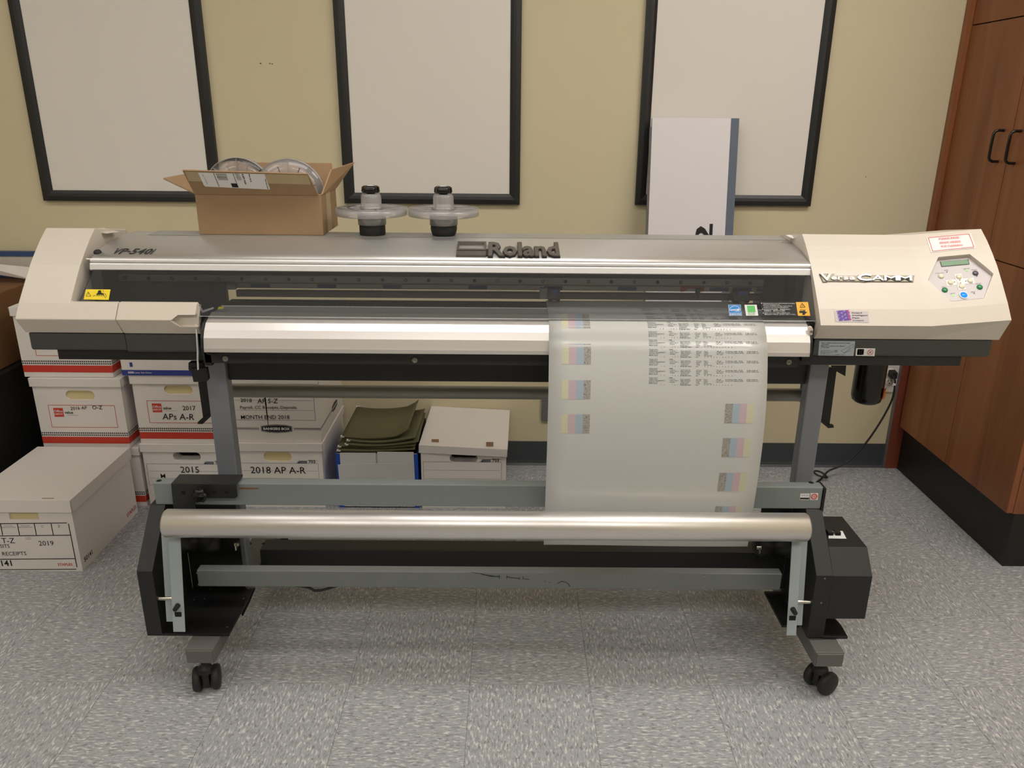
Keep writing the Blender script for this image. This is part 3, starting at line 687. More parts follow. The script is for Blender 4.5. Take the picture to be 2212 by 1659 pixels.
# ------------------------------------------------------------------ far left corner: black shelf, brown carton, white panels
t = thing('shelf_unit', 'low black shelf unit in the dark corner behind the file boxes', 'shelf', (-2.1, 2.6, 0))
for nm, a in (('side_panel', (-1.76, -1.735, 2.45, 2.97, 0, .49)), ('side_panel', (-2.9, -2.875, 2.45, 2.97, 0, .49)), ('top_panel', (-2.9, -1.735, 2.45, 2.97, .49, .51)), ('shelf', (-2.875, -1.76, 2.46, 2.96, .24, .258)), ('back_panel', (-2.9, -1.735, 2.97, 2.98, 0, .51))): B('black').box(*a).build(nm, t)
t = thing('brown_carton', 'brown cardboard carton on the black shelf unit, beside the machine', 'carton', (-2.1, 2.75, .51))
B('cardboard_dark').box(-2.35, -1.765, 2.60, 2.95, .511, .768).build('box_body', t, bevel=.003); B('tape_tan').box(-2.33, -1.9, 2.598, 2.6, .63, .66).build('tape', t)
t = thing('taped_foam_board', 'white panel edged with blue tape, standing against the wall at far left', 'panel', (-2.2, 2.96, .79))
p0 = PY(0, 543, 2.965).z; B('panel_grey_white').box(-2.9, -1.70, 2.955, 2.975, .769, p0).build('board', t); b = B('panel_blue'); b.box(-2.9, -1.70, 2.952, 2.976, p0-.016, p0+.001); b.build('blue_edge', t)
B('panel_blue').box(-2.9, -1.70, 2.9515, 2.955, .769, .785).build('blue_edge', t)
t = thing('white_sheet', 'white curled sheet leaning in front of the blue edged panel', 'sheet', (-2.0, 2.9, .8))
s0 = [PY(-200, 553, 2.88), PY(0, 571, 2.90), PY(78, 579, 2.91)]; s1 = [PY(-200, 520, 2.84), PY(0, 585, 2.84), PY(78, 606, 2.85)]
B('box_white').extr([s0[0], s1[1]+Vector((-.3, 0, .03)), s1[1], s1[2], s0[2], s0[1]], (0, .004, 0)).build('sheet', t)
t = thing('rolled_cloth', 'dim grey rolled cloth lying on the black shelf', 'cloth', (-2.0, 2.55, .26)); b = B('sign_grey')
b.lathe((-2.05, 2.52, .283), [(.0005, 0), (.022, .004), (.025, .1), (.022, .2), (.016, .26), (.0005, .275)], 'X', 18); b.build('roll', t)

# ================================================================== THE PRINTER
PR = thing('large_format_printer', 'wide silver and white large format printer on a wheeled grey stand', 'printer', (0, 1.95, 0))
CAPP = [(1.77, .918), (1.796, .951), (1.841, 1.0), (1.866, 1.026), (1.896, 1.052), (1.926, 1.076), (1.96, 1.099), (2.12, 1.074)]
def interp(P, y):
    for (a, b), (c, d) in zip(P, P[1:]):
        if y <= c: return b+(d-b)*(y-a)/(c-a)
    return P[-1][1]
def cap_z(x, y):
    z = interp(CAPP, y) if y > 1.77 else .918-(1.77-y)*.01
    return z+(max(0, (x-.977)/.181)*.016)
def cap_n(x, y):
    e = .004; return Vector((-(cap_z(x+e, y)-cap_z(x-e, y))/(2*e), -(cap_z(x, y+.01)-cap_z(x, y-.01))/.02, 1)).normalized()
CAPX = [(1.80, .876), (1.77, .918)]
full = CAPP[::1]+[(2.14, 1.05), (2.14, .878), (1.80, .878)]
xl0, xl1 = -1.134, -1.015
c = B('plastic_white').prism(full, xl0, xl1)
low = [(1.77, .918), (1.796, .951), (1.806, .953), (1.812, .948), (1.812, .878), (1.80, .878)]
LC = B('plastic_white').prism(full, xl0, xl1).build('left_end_cover', PR); cut(LC, B('plastic_white').prism(low, xl1-.03, -.9045), 'UNION')
md = LC.modifiers.new('bevel', 'BEVEL'); md.width = .0022; md.segments = 2; md.limit_method = 'ANGLE'; md.angle_limit = math.radians(35)
P = [PY(203, 494.5, 1.985), PY(207, 502, 1.985), PY(230, 504.5, 1.99), PY(237, 503.5, 1.99), PY(222, 500, 2.0), PY(208, 496.5, 2.0)]
B('plastic_white').extr(P, (0, .05, -.004)).build('cover_lip', PR)
D = B('plastic_door').prism(low, -.9025, -.7225).build('front_access_door', PR)
g = B('plastic_door'); ymn = 1.70
cutp = [PY(px, py, 1.775) for px, py in ((369, 693), (383, 681.5), (430, 681.5), (430, 708), (386, 708))]
g.extr([(p.x, 1.70, p.z) for p in cutp], (0, .094, 0)); cut(D, g)
md = D.modifiers.new('bevel', 'BEVEL'); md.width = .0015; md.segments = 2; md.limit_method = 'ANGLE'
# right cover: flat part and raised wedge lofted together
st = [(.72, 0), (.977, 0), (1.158, .016)]
c = B('plastic_white'); n = len(full); vs = []
for x, o in st: vs += [(x, y, z+(o if z > .9 else 0)) for y, z in full]
fs = [tuple(range(n)), tuple(range(3*n-1, 2*n-1, -1))]
for k in range(2): fs += [(k*n+i, (k+1)*n+i, (k+1)*n+(i+1) % n, k*n+(i+1) % n) for i in range(n)]
RC = c.add(vs, fs).build('right_end_cover', PR)
# control panel pocket
def CPx(a, b_): return 1940+a/6.382, 480+b_/6.382
hexp = [(555, 480), (990, 440), (1315, 710), (1180, 1052), (735, 1092), (415, 795)]
H = [PS(*CPx(*p), cap_z) for p in hexp]
lowp = [PS(*CPx(*p), cap_z) for p in ((735, 1092), (1180, 1052))]
# panel plane: touches the surface at the bottom edge, 9 mm below it at the top edge
pa, pb = lowp; pt = (H[0]+H[1])/2; nt_ = cap_n(1.07, 1.87)
pt = pt-nt_*.010; pN = (pb-pa).cross(pt-pa).normalized(); pN = -pN if pN.z < 0 else pN
pa = pa-pN*.001
def onp(p, up=0.0): return p-pN*((p-pa).dot(pN))+pN*up
cc = B('plastic_white'); cc.extr([onp(p, 0) for p in H], pN*.05); cut(RC, cc)
md = RC.modifiers.new('bevel', 'BEVEL'); md.width = .0016; md.segments = 2; md.limit_method = 'ANGLE'; md.angle_limit = math.radians(30)
def CQ(a, b_, up=0): return PP(*CPx(a, b_), pa, pN)+pN*up
cen = sum((onp(p) for p in H), Vector())/6
CPN = B('cp_lilac').extr([cen+(onp(p)-cen)*.985-pN*.0005 for p in H], pN*.0013).build('control_panel', PR)
b = B('black_gloss').poly([CQ(*p, .0015) for p in ((570, 548), (965, 515), (982, 587), (595, 622))]); b.poly([CQ(*p, .002) for p in ((583, 552), (955, 520), (970, 581), (601, 614))], 'lcd'); 
b.build('display_screen', CPN, fix=False)
b = B('cp_white')
for P in (((772, 725), (868, 714), (932, 930), (832, 940)), ((652, 806), (1035, 772), (1052, 845), (672, 882))): b.poly([CQ(*p, .0015) for p in P])
b.build('arrow_key_cross', CPN, fix=False)
up_ = (CQ(832, 700)-CQ(872, 900)).normalized()
for (a, b_), mt in (((587, 750), 'btn_cream'), ((832, 760), 'btn_cream'), ((717, 838), 'btn_cream'), ((988, 815), 'btn_cream'), ((872, 892), 'btn_cream'), ((1062, 710), 'btn_dark'), ((640, 942), 'btn_green'), ((1121, 902), 'btn_green')):
    p = CQ(a, b_); k = B(mt); M = Matrix.Translation(p) @ pN.to_track_quat('Z', 'Y').to_matrix().to_4x4(); k.xf = M
    k.lathe((0, 0, 0), [(.0066, .0005), (.0066, .003), (.0058, .0042), (.003, .0050), (.0001, .0052)], n=20); k.build('push_button', CPN)
p = CQ(902, 1012); M = Matrix.Translation(p) @ pN.to_track_quat('Z', 'Y').to_matrix().to_4x4()
k = B('led_blue', M); k.lathe((0, 0, 0), [(.0075, .001), (.0075, .003), (.006, .0042), (.0001, .0046)], n=22); k.build('power_button', CPN, label='glowing blue power button')
k = B('cp_white', M); k.lathe((0, 0, 0), [(.0082, .001), (.0082, .0028), (.0105, .0028), (.0105, .001)], n=24, closed=True); k.build('button_ring', CPN)
b = B('led_green')
for a, b_ in ((948, 670), (757, 1015)): b.poly([CQ(a-16, b_-6, .002), CQ(a+12, b_-9, .002), CQ(a+16, b_+7, .002), CQ(a-12, b_+10, .002)])
b.build('status_light', CPN, fix=False)
b = B('ink_grey')
for s, a, c_ in (('BASE', (637, 678), (688, 674)), ('HEATER', (903, 656), (984, 648)), ('PAUSE', (1015, 672), (1083, 666)), ('FUNCTION', (518, 718), (630, 710)), ('MENU', (597, 908), (660, 903)), ('ENTER', (1073, 866), (1145, 858)), ('SETUP', (720, 998), (786, 990)), ('BUSY', (1010, 976), (1066, 971))): b.text(s, CQ(*a), CQ(*c_), pN, 'ink_dark', lift=.002)
for a, b_, dx, dy in ((845, 806, 0, -1), (857, 846, 0, 1), (772, 832, -1, 0), (928, 820, 1, 0)):
    b.poly([CQ(a+dx*12+(-8 if dy else 0), b_+(dy*-8 if dy else 0), .0022) if 0 else CQ(a+dx*12, b_+dy*10, .0022), CQ(a-dx*6-dy*9, b_-dy*6-dx*9, .0022), CQ(a-dx*6+dy*9, b_-dy*6+dx*9, .0022)], 'ink_dark')
for a, b_ in ((668, 692), (1045, 986), (1082, 750)): b.poly([CQ(a-8, b_-6, .002), CQ(a+8, b_-6, .002), CQ(a+8, b_+6, .002), CQ(a-8, b_+6, .002)], 'ink_grey')
b.build('panel_lettering', CPN, fix=False)

def surf_poly(b, pts, zf, nf, mt, up=.0008, thick=0):
    P_ = [PS(px, py, zf) for px, py in pts]; P_ = [p+nf(p.x, p.y)*up for p in P_]
    if thick: c_ = P_[len(P_)//2]; b.extr(P_, -nf(c_.x, c_.y)*thick, mt)
    else: b.poly(P_, mt)
def wide(b, s, wts, a, c_, mt, zf, nf, h, gap=.12, **k):
    tot = sum(wts)+gap*(len(s)-1); u = 0
    for ch, w_ in zip(s, wts):
        f = lambda t_: (a[0]+(c_[0]-a[0])*t_/tot, a[1]+(c_[1]-a[1])*t_/tot)
        A, C = PS(*f(u), zf), PS(*f(u+w_), zf); n = nf((A.x+C.x)/2, (A.y+C.y)/2); vs, fs, x0, x1, y0, y1 = text_polys(ch, k.get('bold', 0), k.get('ext', 0))
        if ch == '-':
            hh = h*.42; up = n.cross((C-A).normalized()); b.extr([A+up*hh*.8+(C-A).normalized()*h*k.get('italic', 0)*.4+n*.0004, C+up*hh*.8+(C-A).normalized()*h*k.get('italic', 0)*.4+n*.0004, C+up*hh*1.25+(C-A).normalized()*h*k.get('italic', 0)*.4+n*.0004, A+up*hh*1.25+(C-A).normalized()*h*k.get('italic', 0)*.4+n*.0004], n*.0003, mt)
        else: b.text(ch, A, C, n, mt, h=h, **k)
        u += w_+gap
def grid_poly(b, c4, zf, nf, mt, up=.0008, nu=6, nv=6):
    """quad given by four pixel corners (tl,tr,br,bl) laid on the curved surface"""
    vs = []
    for j in range(nv+1):
        for i in range(nu+1):
            u, v = i/nu, j/nv; px = (c4[0][0]*(1-u)+c4[1][0]*u)*(1-v)+(c4[3][0]*(1-u)+c4[2][0]*u)*v; py = (c4[0][1]*(1-u)+c4[1][1]*u)*(1-v)+(c4[3][1]*(1-u)+c4[2][1]*u)*v
            p = PS(px, py, zf); vs.append(p+nf(p.x, p.y)*up)
    b.add(vs, [(j*(nu+1)+i, j*(nu+1)+i+1, (j+1)*(nu+1)+i+1, (j+1)*(nu+1)+i) for j in range(nv) for i in range(nu)], mt)
def ctext(b, s, a, c_, mt, zf=cap_z, nf=cap_n, **k):
    A, C = PS(*a, zf), PS(*c_, zf); n = nf((A.x+C.x)/2, (A.y+C.y)/2); b.text(s, A, C, n, mt, **k)
# sticker with red lettering above the panel
b = B('ink_white'); grid_poly(b, ((2000.5, 513.5), (2097, 504.5), (2107.5, 536), (2011, 546)), cap_z, cap_n, 'ink_white', .0009)
cs = [PS(px, py, cap_z) for px, py in ((2004.5, 514.5), (2092.5, 506.5), (2103, 534.5), (2014, 543.5))]
for i in range(4):
    p, q = cs[i], cs[(i+1) % 4]; b.quadline(p, q, .0012, cap_n(1.05, 1.92), 'paper_red', lift=.0022)
ctext(b, 'PLEASE RAISE', (2028.5, 519.5), (2072, 516), 'paper_red', bold=.01, lift=.003); ctext(b, 'PRINT HEADS', (2030.5, 528), (2075, 524.5), 'paper_red', bold=.01, lift=.003); ctext(b, 'FOR CLEANING', (2033, 535.5), (2079, 532), 'paper_red', bold=.01, lift=.003)
b.build('notice_sticker', PR, fix=False, label='white sticker with red lettering and red border')
# model badge on the right cover
def VB(a, b_): return 1760+a/9.617, 580+b_/9.617
b = B('badge_grey')
P = [VB(*p) for p in ((90, 120), (405, 120), (378, 163), (860, 163), (930, 135), (1030, 126), (1110, 132), (1170, 150), (2062, 158), (2040, 286), (1110, 280), (1010, 292), (930, 280), (275, 275), (255, 292), (165, 292))]
surf_poly(b, P, cap_z, cap_n, 'badge_grey', .0026, .003)
ccx = sum(p[0] for p in P)/len(P); 
P2 = [VB(*p) for p in ((105, 127), (392, 127), (366, 170), (862, 170), (932, 142), (1030, 133), (1108, 139), (1168, 157), (2052, 165), (2032, 279), (1110, 273), (1010, 284), (930, 272), (270, 268), (250, 285), (170, 285))]
surf_poly(b, P2, cap_z, cap_n, 'badge_fill', .0029)
b.build('badge_plate', PR, fix=False)
for mt, bo, li, lab in (('ink_dark', .03, .0030, ''), ('ink_white', .0, .0042, 'white raised letters')):
    b = B(mt); e_ = 0 if bo else 3
    ctext(b, 'V', VB(118+e_, 264), VB(362-e_, 264), mt, lift=li, bold=bo+.045, h=.0175, ext=.0012); wide(b, 'ersa', (1, .8, .9, 1), VB(318+e_, 250), VB(830-e_, 253), mt, cap_z, cap_n, .0125, gap=.06, lift=li, bold=bo+.04, ext=.0012, italic=.2)
    b.build('badge_lettering', PR, **({'label': lab} if lab else {}))
for mt, bo, li, lab in (('ink_dark', .03, .0030, ''), ('chrome', .0, .0042, 'chrome raised letters')):
    b = B(mt); e_ = 0 if bo else 3
    ctext(b, 'C', VB(872+e_, 270), VB(1165-e_, 271), mt, lift=li, bold=bo+.02, h=.0175, ext=.0012, italic=.1); wide(b, 'AMM', (1.05, 1.2, 1.2), VB(1170+e_, 264), VB(2000-e_, 272), mt, cap_z, cap_n, .0135, gap=.05, lift=li, bold=bo+.0, ext=.0012, italic=.15)
    b.build('badge_lettering', PR, **({'label': lab} if lab else {}))
b = B('cp_lilac'); grid_poly(b, ((1801.6, 671.5), (1875, 672.9), (1877.5, 697), (1804.7, 695.4)), cap_z, cap_n, 'cp_lilac', .0008)
random.seed(5)
for r in range(6):
    for k in range(7):
        sh = (5-r)*6*.9; x = 458+sh*1.6+k*36+(r % 2)*-10; y = 1085-r*36+(k*-2)
        if x > 735: continue
        mt = ('violet', 'violet', 'violet_light', 'magenta' if k > 5 else 'violet')[(k+r*2) % 4]
        if k >= 6: mt = 'magenta'
        surf_poly(b, [VB(x-10, y), VB(x+12, y-30), VB(x+44, y-22), VB(x+26, y+14)], cap_z, cap_n, mt, .0011+.00002*k)
for s, a, c_ in (('Roland', (770, 938), (978, 938)), ('Intelligent', (778, 990), (1098, 991)), ('Pass', (780, 1043), (922, 1043)), ('Control', (780, 1094), (1012, 1095))): ctext(b, s, VB(*a), VB(*c_), 'ink_black', bold=.015, lift=.0012, h=.0034)
b.build('maker_sticker', PR, fix=False, label='pale sticker with purple woven pattern')

# lower dark covers and base frame
yS = 1.806
lsk = [(yS, .8755), (yS, .838), (yS+.004, .833), (2.13, .833), (2.13, .8755)]
B('plastic_grey').prism(lsk, -1.131, -.906).build('lower_cover', PR, bevel=.002); B('plastic_grey').prism([(yS+.0015, .8755), (yS+.0015, .835), (yS+.006, .829), (2.13, .829), (2.13, .8755)], -.9055, -.7335).build('lower_cover', PR, bevel=.001)
B('plastic_grey').prism(lsk, .725, 1.147).build('lower_cover', PR, bevel=.002)
B('black').box(-1.078, -.725, 1.818, 2.12, .807, .832).build('base_tray', PR, bevel=.001)
B('plastic_dark').box(.692, 1.089, 1.818, 2.12, .807, .8325).build('base_tray', PR, bevel=.001)
FB = B('plastic_dark').box(-.725, .69, 1.80, 1.835, .806, .840).build('front_beam', PR, bevel=.001)
for px, py in ((487, 775), (896, 778), (1703.5, 782)):
    p = PY(px, py, 1.80); b = B('screw').lathe((p.x, 1.8, p.z), [(.0075, 0), (.0068, .003), (.003, .0042), (.003, .002), (.0001, .002)], 'Y', 16); b.build('screw', FB)
B('plastic_dark').box(-.717, .766, 1.93, 1.96, .7195, .806).build('lower_apron', PR, bevel=.001)
# stickers on the right lower cover
b = B('label_grey'); y_ = yS-.0006
def SQ(a, b_): return PY(1640+a/3.771, 460+b_/3.771, y_)
b.poly([SQ(490, 1043), SQ(782, 1045), SQ(768, 1165), SQ(480, 1161)])
for s, p, q in (('Misuse of Media Clamps may result in damage', (507, 1062), (740, 1063)), ('of the heads.', (505, 1075), (568, 1075)), ('Make sure to read the "User\'s Manual"', (504, 1088), (697, 1089)), ('for the details.', (503, 1100), (572, 1100)), ('メディアクランプは、ヘッド破損の', (500, 1122), (640, 1123)), ('原因となります。必ずご使用の', (498, 1134), (637, 1135)), ('前にお読みください', (497, 1145), (577, 1145)), ('「ユーザーズマニュアル」をお読みください', (496, 1156), (697, 1158))): b.text(s, SQ(*p), SQ(*q), NF, 'ink_dark', bold=.01)
for P in (((668, 1122), (735, 1085)), ((735, 1085), (765, 1068)), ((765, 1068), (768, 1090)), ((768, 1090), (735, 1108)), ((735, 1108), (690, 1142)), ((690, 1142), (668, 1122)), ((735, 1085), (735, 1108)), ((690, 1142), (745, 1118))): b.quadline(SQ(*P[0]), SQ(*P[1]), .0005, NF, 'ink_dark')
b.build('caution_sticker', PR, fix=False, label='pale blue sticker with small black print')
b = B('ink_white'); b.poly([SQ(790, 1102), SQ(946, 1103), SQ(939, 1167), SQ(784, 1163)]); b.poly([SQ(800, 1109), SQ(854, 1109), SQ(850, 1157), SQ(796, 1157)], 'warn_orange')
for a, c_ in (((808, 1116), (842, 1150)), ((842, 1116), (808, 1150))): b.quadline(SQ(*a), SQ(*c_), .0026, NF, 'ink_black', lift=.001)
cx_ = SQ(903, 1135)
for i in range(18): a0, a1 = 2*PI*i/18, 2*PI*(i+1)/18; b.quadline(cx_+Vector((math.cos(a0), 0, math.sin(a0)))*.0065, cx_+Vector((math.cos(a1), 0, math.sin(a1)))*.0065, .0011, NF, 'ink_red', lift=.001)
b.quadline(cx_+Vector((-.0046, 0, .0046)), cx_+Vector((.0046, 0, -.0046)), .0011, NF, 'ink_red', lift=.0012); b.quadline(cx_+Vector((-.0035, 0, -.003)), cx_+Vector((.003, 0, .003)), .0013, NF, 'ink_dark', lift=.0008)
b.build('hazard_sticker', PR, fix=False, label='white sticker with orange cross and no-fire sign')
# ink bottle and brackets under the right end
bx = .992; b = B('black_gloss'); b.lathe((bx, 2.06, .81), [(.041, 0), (.041, -.165), (.038, -.178), (.03, -.185), (.0001, -.187)], n=36); IB = b.build('waste_bottle', PR)
b = B('warn_orange'); b.extr([(bx+.028, 2.026, .645), (bx+.038, 2.040, .645), (bx+.038, 2.040, .672), (bx+.028, 2.026, .672)], (.002, -.002, 0)); b.build('bottle_label', IB)
P = [PY(px, py, 2.03) for px, py in ((1795, 790), (1828, 790), (1826, 813), (1801, 799))]; B('black').extr(P, (0, .003, 0)).build('bottle_bracket', PR)
def strip(P, y, dy, name, mt='black'): return B(mt).extr([PY(px, py, y) for px, py in P], (0, dy, 0)).build(name, PR)
strip([(1783, 795), (1808, 795), (1791.5, 921), (1774, 906)], 1.99, .01, 'hanger_bracket'); strip([(1773, 905), (1791, 919), (1801, 919), (1801, 924), (1789, 925), (1772, 911)], 1.985, .012, 'hanger_foot')
strip([(428, 826), (445, 826), (455, 897), (439, 905)], 1.99, .01, 'hanger_bracket'); strip([(437, 903), (454, 894), (454, 901), (438, 916), (427, 916), (427, 912)], 1.985, .012, 'hanger_foot')
strip([(407, 784), (437, 784), (437, 803), (412, 803), (407, 798)], 1.835, .02, 'latch_housing'); strip([(412, 797), (446, 795), (450, 820), (446, 825), (418, 825)], 1.81, .012, 'latch_block')
B('box_cream').tube([PY(423, 700, 1.79), PY(425, 722, 1.79), PY(427, 757, 1.792), PY(427, 778, 1.80), PY(428, 798, 1.808)], .0022, 8, 'ink_white').build('drain_tube', PR, label='thin white tube')

strip([(428, 661), (433, 664), (437, 671), (460, 664), (461, 667), (437, 676), (433, 671)], 1.83, .004, 'window_catch', 'sign_white')
# inner side plates, inner floor, rail
B('black').box(-.7205, -.7055, 1.80, 2.0, .80, .905).build('side_plate', PR); B('black').box(.700, .7195, 1.805, 2.0, .82, .915).build('side_plate', PR)
strip([(436, 757), (455, 764), (472, 763), (464, 769), (448, 766)], 1.797, .01, 'corner_bracket')
B('plastic_dark').box(-1.013, -.703, 1.814, 1.985, .895, .903).build('inner_floor', PR); B('plastic_dark').box(.7, .7195, 1.905, 2.06, .915, 1.03).build('inner_side', PR)
zz = lambda v, y=1.98: PY(1000, v, y).z
B('plastic_dark').box(-1.005, -.713, 1.962, 1.982, .903, zz(614)).build('inner_panel', PR, bevel=.001)
B('plastic_grey').box(-1.013, -.985, 1.90, 2.0, .903, 1.01).build('inner_side', PR)
B('plastic_dark').box(.645, .705, 1.978, 2.05, .90, 1.02).build('inner_panel', PR, bevel=.001)
b = B('plastic_dark'); b.box(-1.013, .7195, 1.978, 2.045, zz(597.5), 1.032); b.build('upper_chassis', PR)
zt_, zb2, zc2 = zz(598.5), zz(614), zz(626)
b = B('rail_grey'); b.prism([(1.98, zt_), (1.98, zb2+.001), (1.983, zb2), (1.983, zb2-.001), (1.979, zb2-.002), (1.979, zc2), (2.04, zc2), (2.04, zt_)], -.985, .70); RL = b.build('carriage_rail', PR, bevel=.0006)
for i, px in enumerate([270.5, 320.8, 371.6, 422, 472, 522.5, 573, 624, 674, 724.8, 775, 826, 876, 925.6, 975, 1025, 1074, 1123.5, 1172.7, 1222, 1271.5, 1321, 1371, 1421, 1471, 1521.5, 1571, 1621.6]):
    x = PY(px, 603, 1.98).x; z = (zt_+zb2)/2
    k = B('box_hole'); k.cyl((x, 1.9796, z), (x, 1.981, z), .0043, n=14)
    k.cyl((x, 1.9788, z), (x, 1.9805, z), .0030, n=12, mt='screw' if i % 2 == 0 else 'ink_dark'); k.build('bolt', RL)
for a, b_ in ((541, 582), (685, 726), (826.5, 867.5), (1011.5, 1052), (1175, 1215), (1334.5, 1375.5), (1533.5, 1575), (1584, 1625), (1635, 1674)):
    x0, x1 = PY(a, 615, 1.979).x, PY(b_, 615, 1.979).x; B('tape_blue').box(x0, x1, 1.9783, 1.979, zc2+.002, zb2-.003).build('blue_sticker', RL)
b = B('bar_brown'); b.box(-.700, .66, 2.0, 2.02, zz(645, 2.0), zz(631.5, 2.0)); b.box(-.700, .66, 1.998, 2.0, zz(631.5, 2.0), zz(630, 2.0), 'black'); DB = b.build('drive_shaft_bar', PR, bevel=.001)
for (a, b_, g0) in ((1184, 1209, 1), (1583, 1616, 0)):
    x0, x1 = PY(a, 640, 1.97).x, PY(b_, 640, 1.97).x; zt2, zb3 = zz(621, 1.97), .9245
    k = B('black'); k.prism([(1.962, zt2), (1.955, .945), (1.950, .932), (1.962, zb3), (2.0, zb3), (2.0, zt2)], x0, x1); PRr = k.build('pinch_roller', PR, bevel=.0015)
    B('tape_blue').box(x0+.008, x1-.006, 1.9525, 1.956, .9465, .956).build('blue_sticker', PRr)
    B('bar_brown').cyl(((x0+x1)/2-.005, 1.957, .929), ((x0+x1)/2+.005, 1.957, .929), .006, n=16).build('roller_wheel', PRr)
    if g0: B('beam_green').box(x0-.021, x0-.001, 1.972, 2.0, .928, zt2).build('lever_block', PRr, bevel=.0015)
x0, x1 = PY(1471, 617, 1.976).x, PY(1522, 617, 1.976).x
b = B('part_red').extr([(x0, 1.977, zb2-.001), (x1, 1.977, zb2-.001), (x1, 1.977, zc2+.002), (x1-.007, 1.977, zc2-.001), (x1-.016, 1.977, zb2-.006), (x0+.02, 1.977, zb2-.006), (x0+.009, 1.977, zc2), (x0, 1.977, zc2)], (0, .003, 0)); b.build('cutter_holder', RL, label='reddish holder')
B('ink_dark').box(x1-.022, x1-.010, 1.973, 1.977, zc2-.004, zb2-.004).build('cutter_lever', RL); B('ink_dark').box(x1-.0165, x1-.0125, 1.972, 1.976, zc2-.016, zc2-.003).build('cutter_lever', RL)
B('beam_green').box(PY(491, 617, 1.97).x, PY(509, 617, 1.97).x, 1.965, 1.98, zz(627), zz(615)).build('lever_block', PR)

# platen: grooved bed and the faceted front apron
def zv(v, y): return PY(1000, v, y).z
PB0, PB1 = -.7035, .699
fac = [(1.7565, 757), (1.7575, 753.5), (1.7625, 734.5), (1.7725, 717), (1.787, 701), (1.808, 689)]
fac = [(y, zv(v, y)) for y, v in fac]
dark_ = [(1.83, zv(678.5, 1.83)), (1.862, .9195), (1.898, .9215)]
pr = fac+[(1.812, .85), (1.7565, .846)]
b = B('platen_silver'); b.prism([(1.7565, .846)]+fac+[(1.815, fac[-1][1]-.002), (1.80, .846)], PB0, PB1); PL = b.build('front_apron', PR, bevel=.0004, segs=1)
b = B('rail_grey'); b.prism([fac[-1]]+dark_+[(1.898, .85), (1.812, .85)], PB0, PB1); b.build('apron_heater', PR)
b = B('plastic_dark'); b.prism([(1.90, .9218), (1.925, .9218), (1.926, .9205), (1.945, .9205), (1.946, .9215), (1.974, .9215), (1.974, .885), (1.90, .885)], PB0, PB1); 
b.box(PB0, PB1, 1.8985, 1.9, .915, .9228, 'ink_white'); BED = b.build('platen', PR)
b = B('rail_grey')
for k in range(100):
    x = PB0+.045+k*.0137
    if x < PB1-.02: b.cyl((x, 1.912+(k % 2)*.006, .9214), (x, 1.912+(k % 2)*.006, .9222), .0011, n=6)
b.build('suction_holes', BED, kind='stuff')
for px in (522, 653, 870, 1032, 1190):
    x = PY(px, 650, 1.965).x; B('box_hole').box(x-.026, x+.026, 1.957, 1.962, .9214, .9219).build('grit_roller_slot', BED)
b = B('warn_yellow'); b.poly([PP(*p, Vector((0, 1.83, dark_[0][1]+.0012)), Vector((0, -.2, 1)).normalized()) for p in ((473, 662.5), (484.5, 662.5), (481, 667.5), (469.5, 667.5))]); b.build('small_warning', PR, fix=False)
# curved black end plates of the apron
for (x0, x1) in ((PB0-.006, PB0-.0005), (PB1+.0005, PB1+.004)):
    b = B('black'); b.prism([(1.7555, .843)]+[(y-.002, z+.001) for y, z in fac]+dark_+[(1.898, .84)], x0, x1); b.build('apron_end_plate', PR)

# silver top cover
CVX0, CVX1 = -.994, .7192
TOP = [(1.885, 1.0415), (1.91, 1.049), (1.95, 1.0585), (2.0, 1.0655), (2.05, 1.0692), (2.122, 1.0695)]
b = B('silver'); b.smooth = False
b.prism(TOP+[(2.122, 1.035), (1.886, 1.034)], CVX0, CVX1); TC = b.build('top_cover', PR)
for p in TC.data.polygons: p.use_smooth = abs(p.normal.x) < .5 and p.normal.z > .5
B('rail_grey').box(-.93, .72, 2.053, 2.126, 1.0696, 1.0704).build('rear_top_plate', PR)
b = B('silver_bright'); b.smooth = True
bead = [(1.885, 1.0400), (1.8805, 1.0392), (1.8783, 1.0368), (1.8775, 1.0338), (1.8788, 1.0308), (1.8812, 1.0300), (1.8758, 1.0288), (1.8742, 1.0270), (1.8708, 1.0150), (1.8722, 1.0125), (1.885, 1.0125)]
b.smooth = False; b.prism(bead, CVX0-.002, .7192); BD_ = b.build('front_rail', PR)
B('chrome').cyl((-1.006, 1.884, 1.036), (-.99, 1.884, 1.036), .004, n=14).build('hinge_pin', PR)
def cov_z(x, y): return interp(TOP, y) if y > 1.885 else 1.0415-(1.885-y)*3
def cov_n(x, y): y = max(1.89, y); return Vector((0, -(cov_z(x, y+.01)-cov_z(x, y-.004))/.014, 1)).normalized()
b = B('rubber'); p = PS(211, 546, cov_z); M = Matrix.Translation(p) @ cov_n(0, p.y).to_track_quat('Z', 'Y').to_matrix().to_4x4(); b.xf = M
b.lathe((0, 0, 0), [(.009, -.001), (.0085, .004), (.006, .0065), (.0001, .007)], n=18); b.build('rubber_bumper', PR)
b = B('ink_dark')
wide(b, 'VP-540i', (1, .95, .45, .95, 1, 1, .22), (239.5, 548.5), (326, 549.3), 'ink_dark', cov_z, cov_n, .030, italic=.14, bold=.03, lift=.0006); b.build('model_lettering', PR, fix=False)
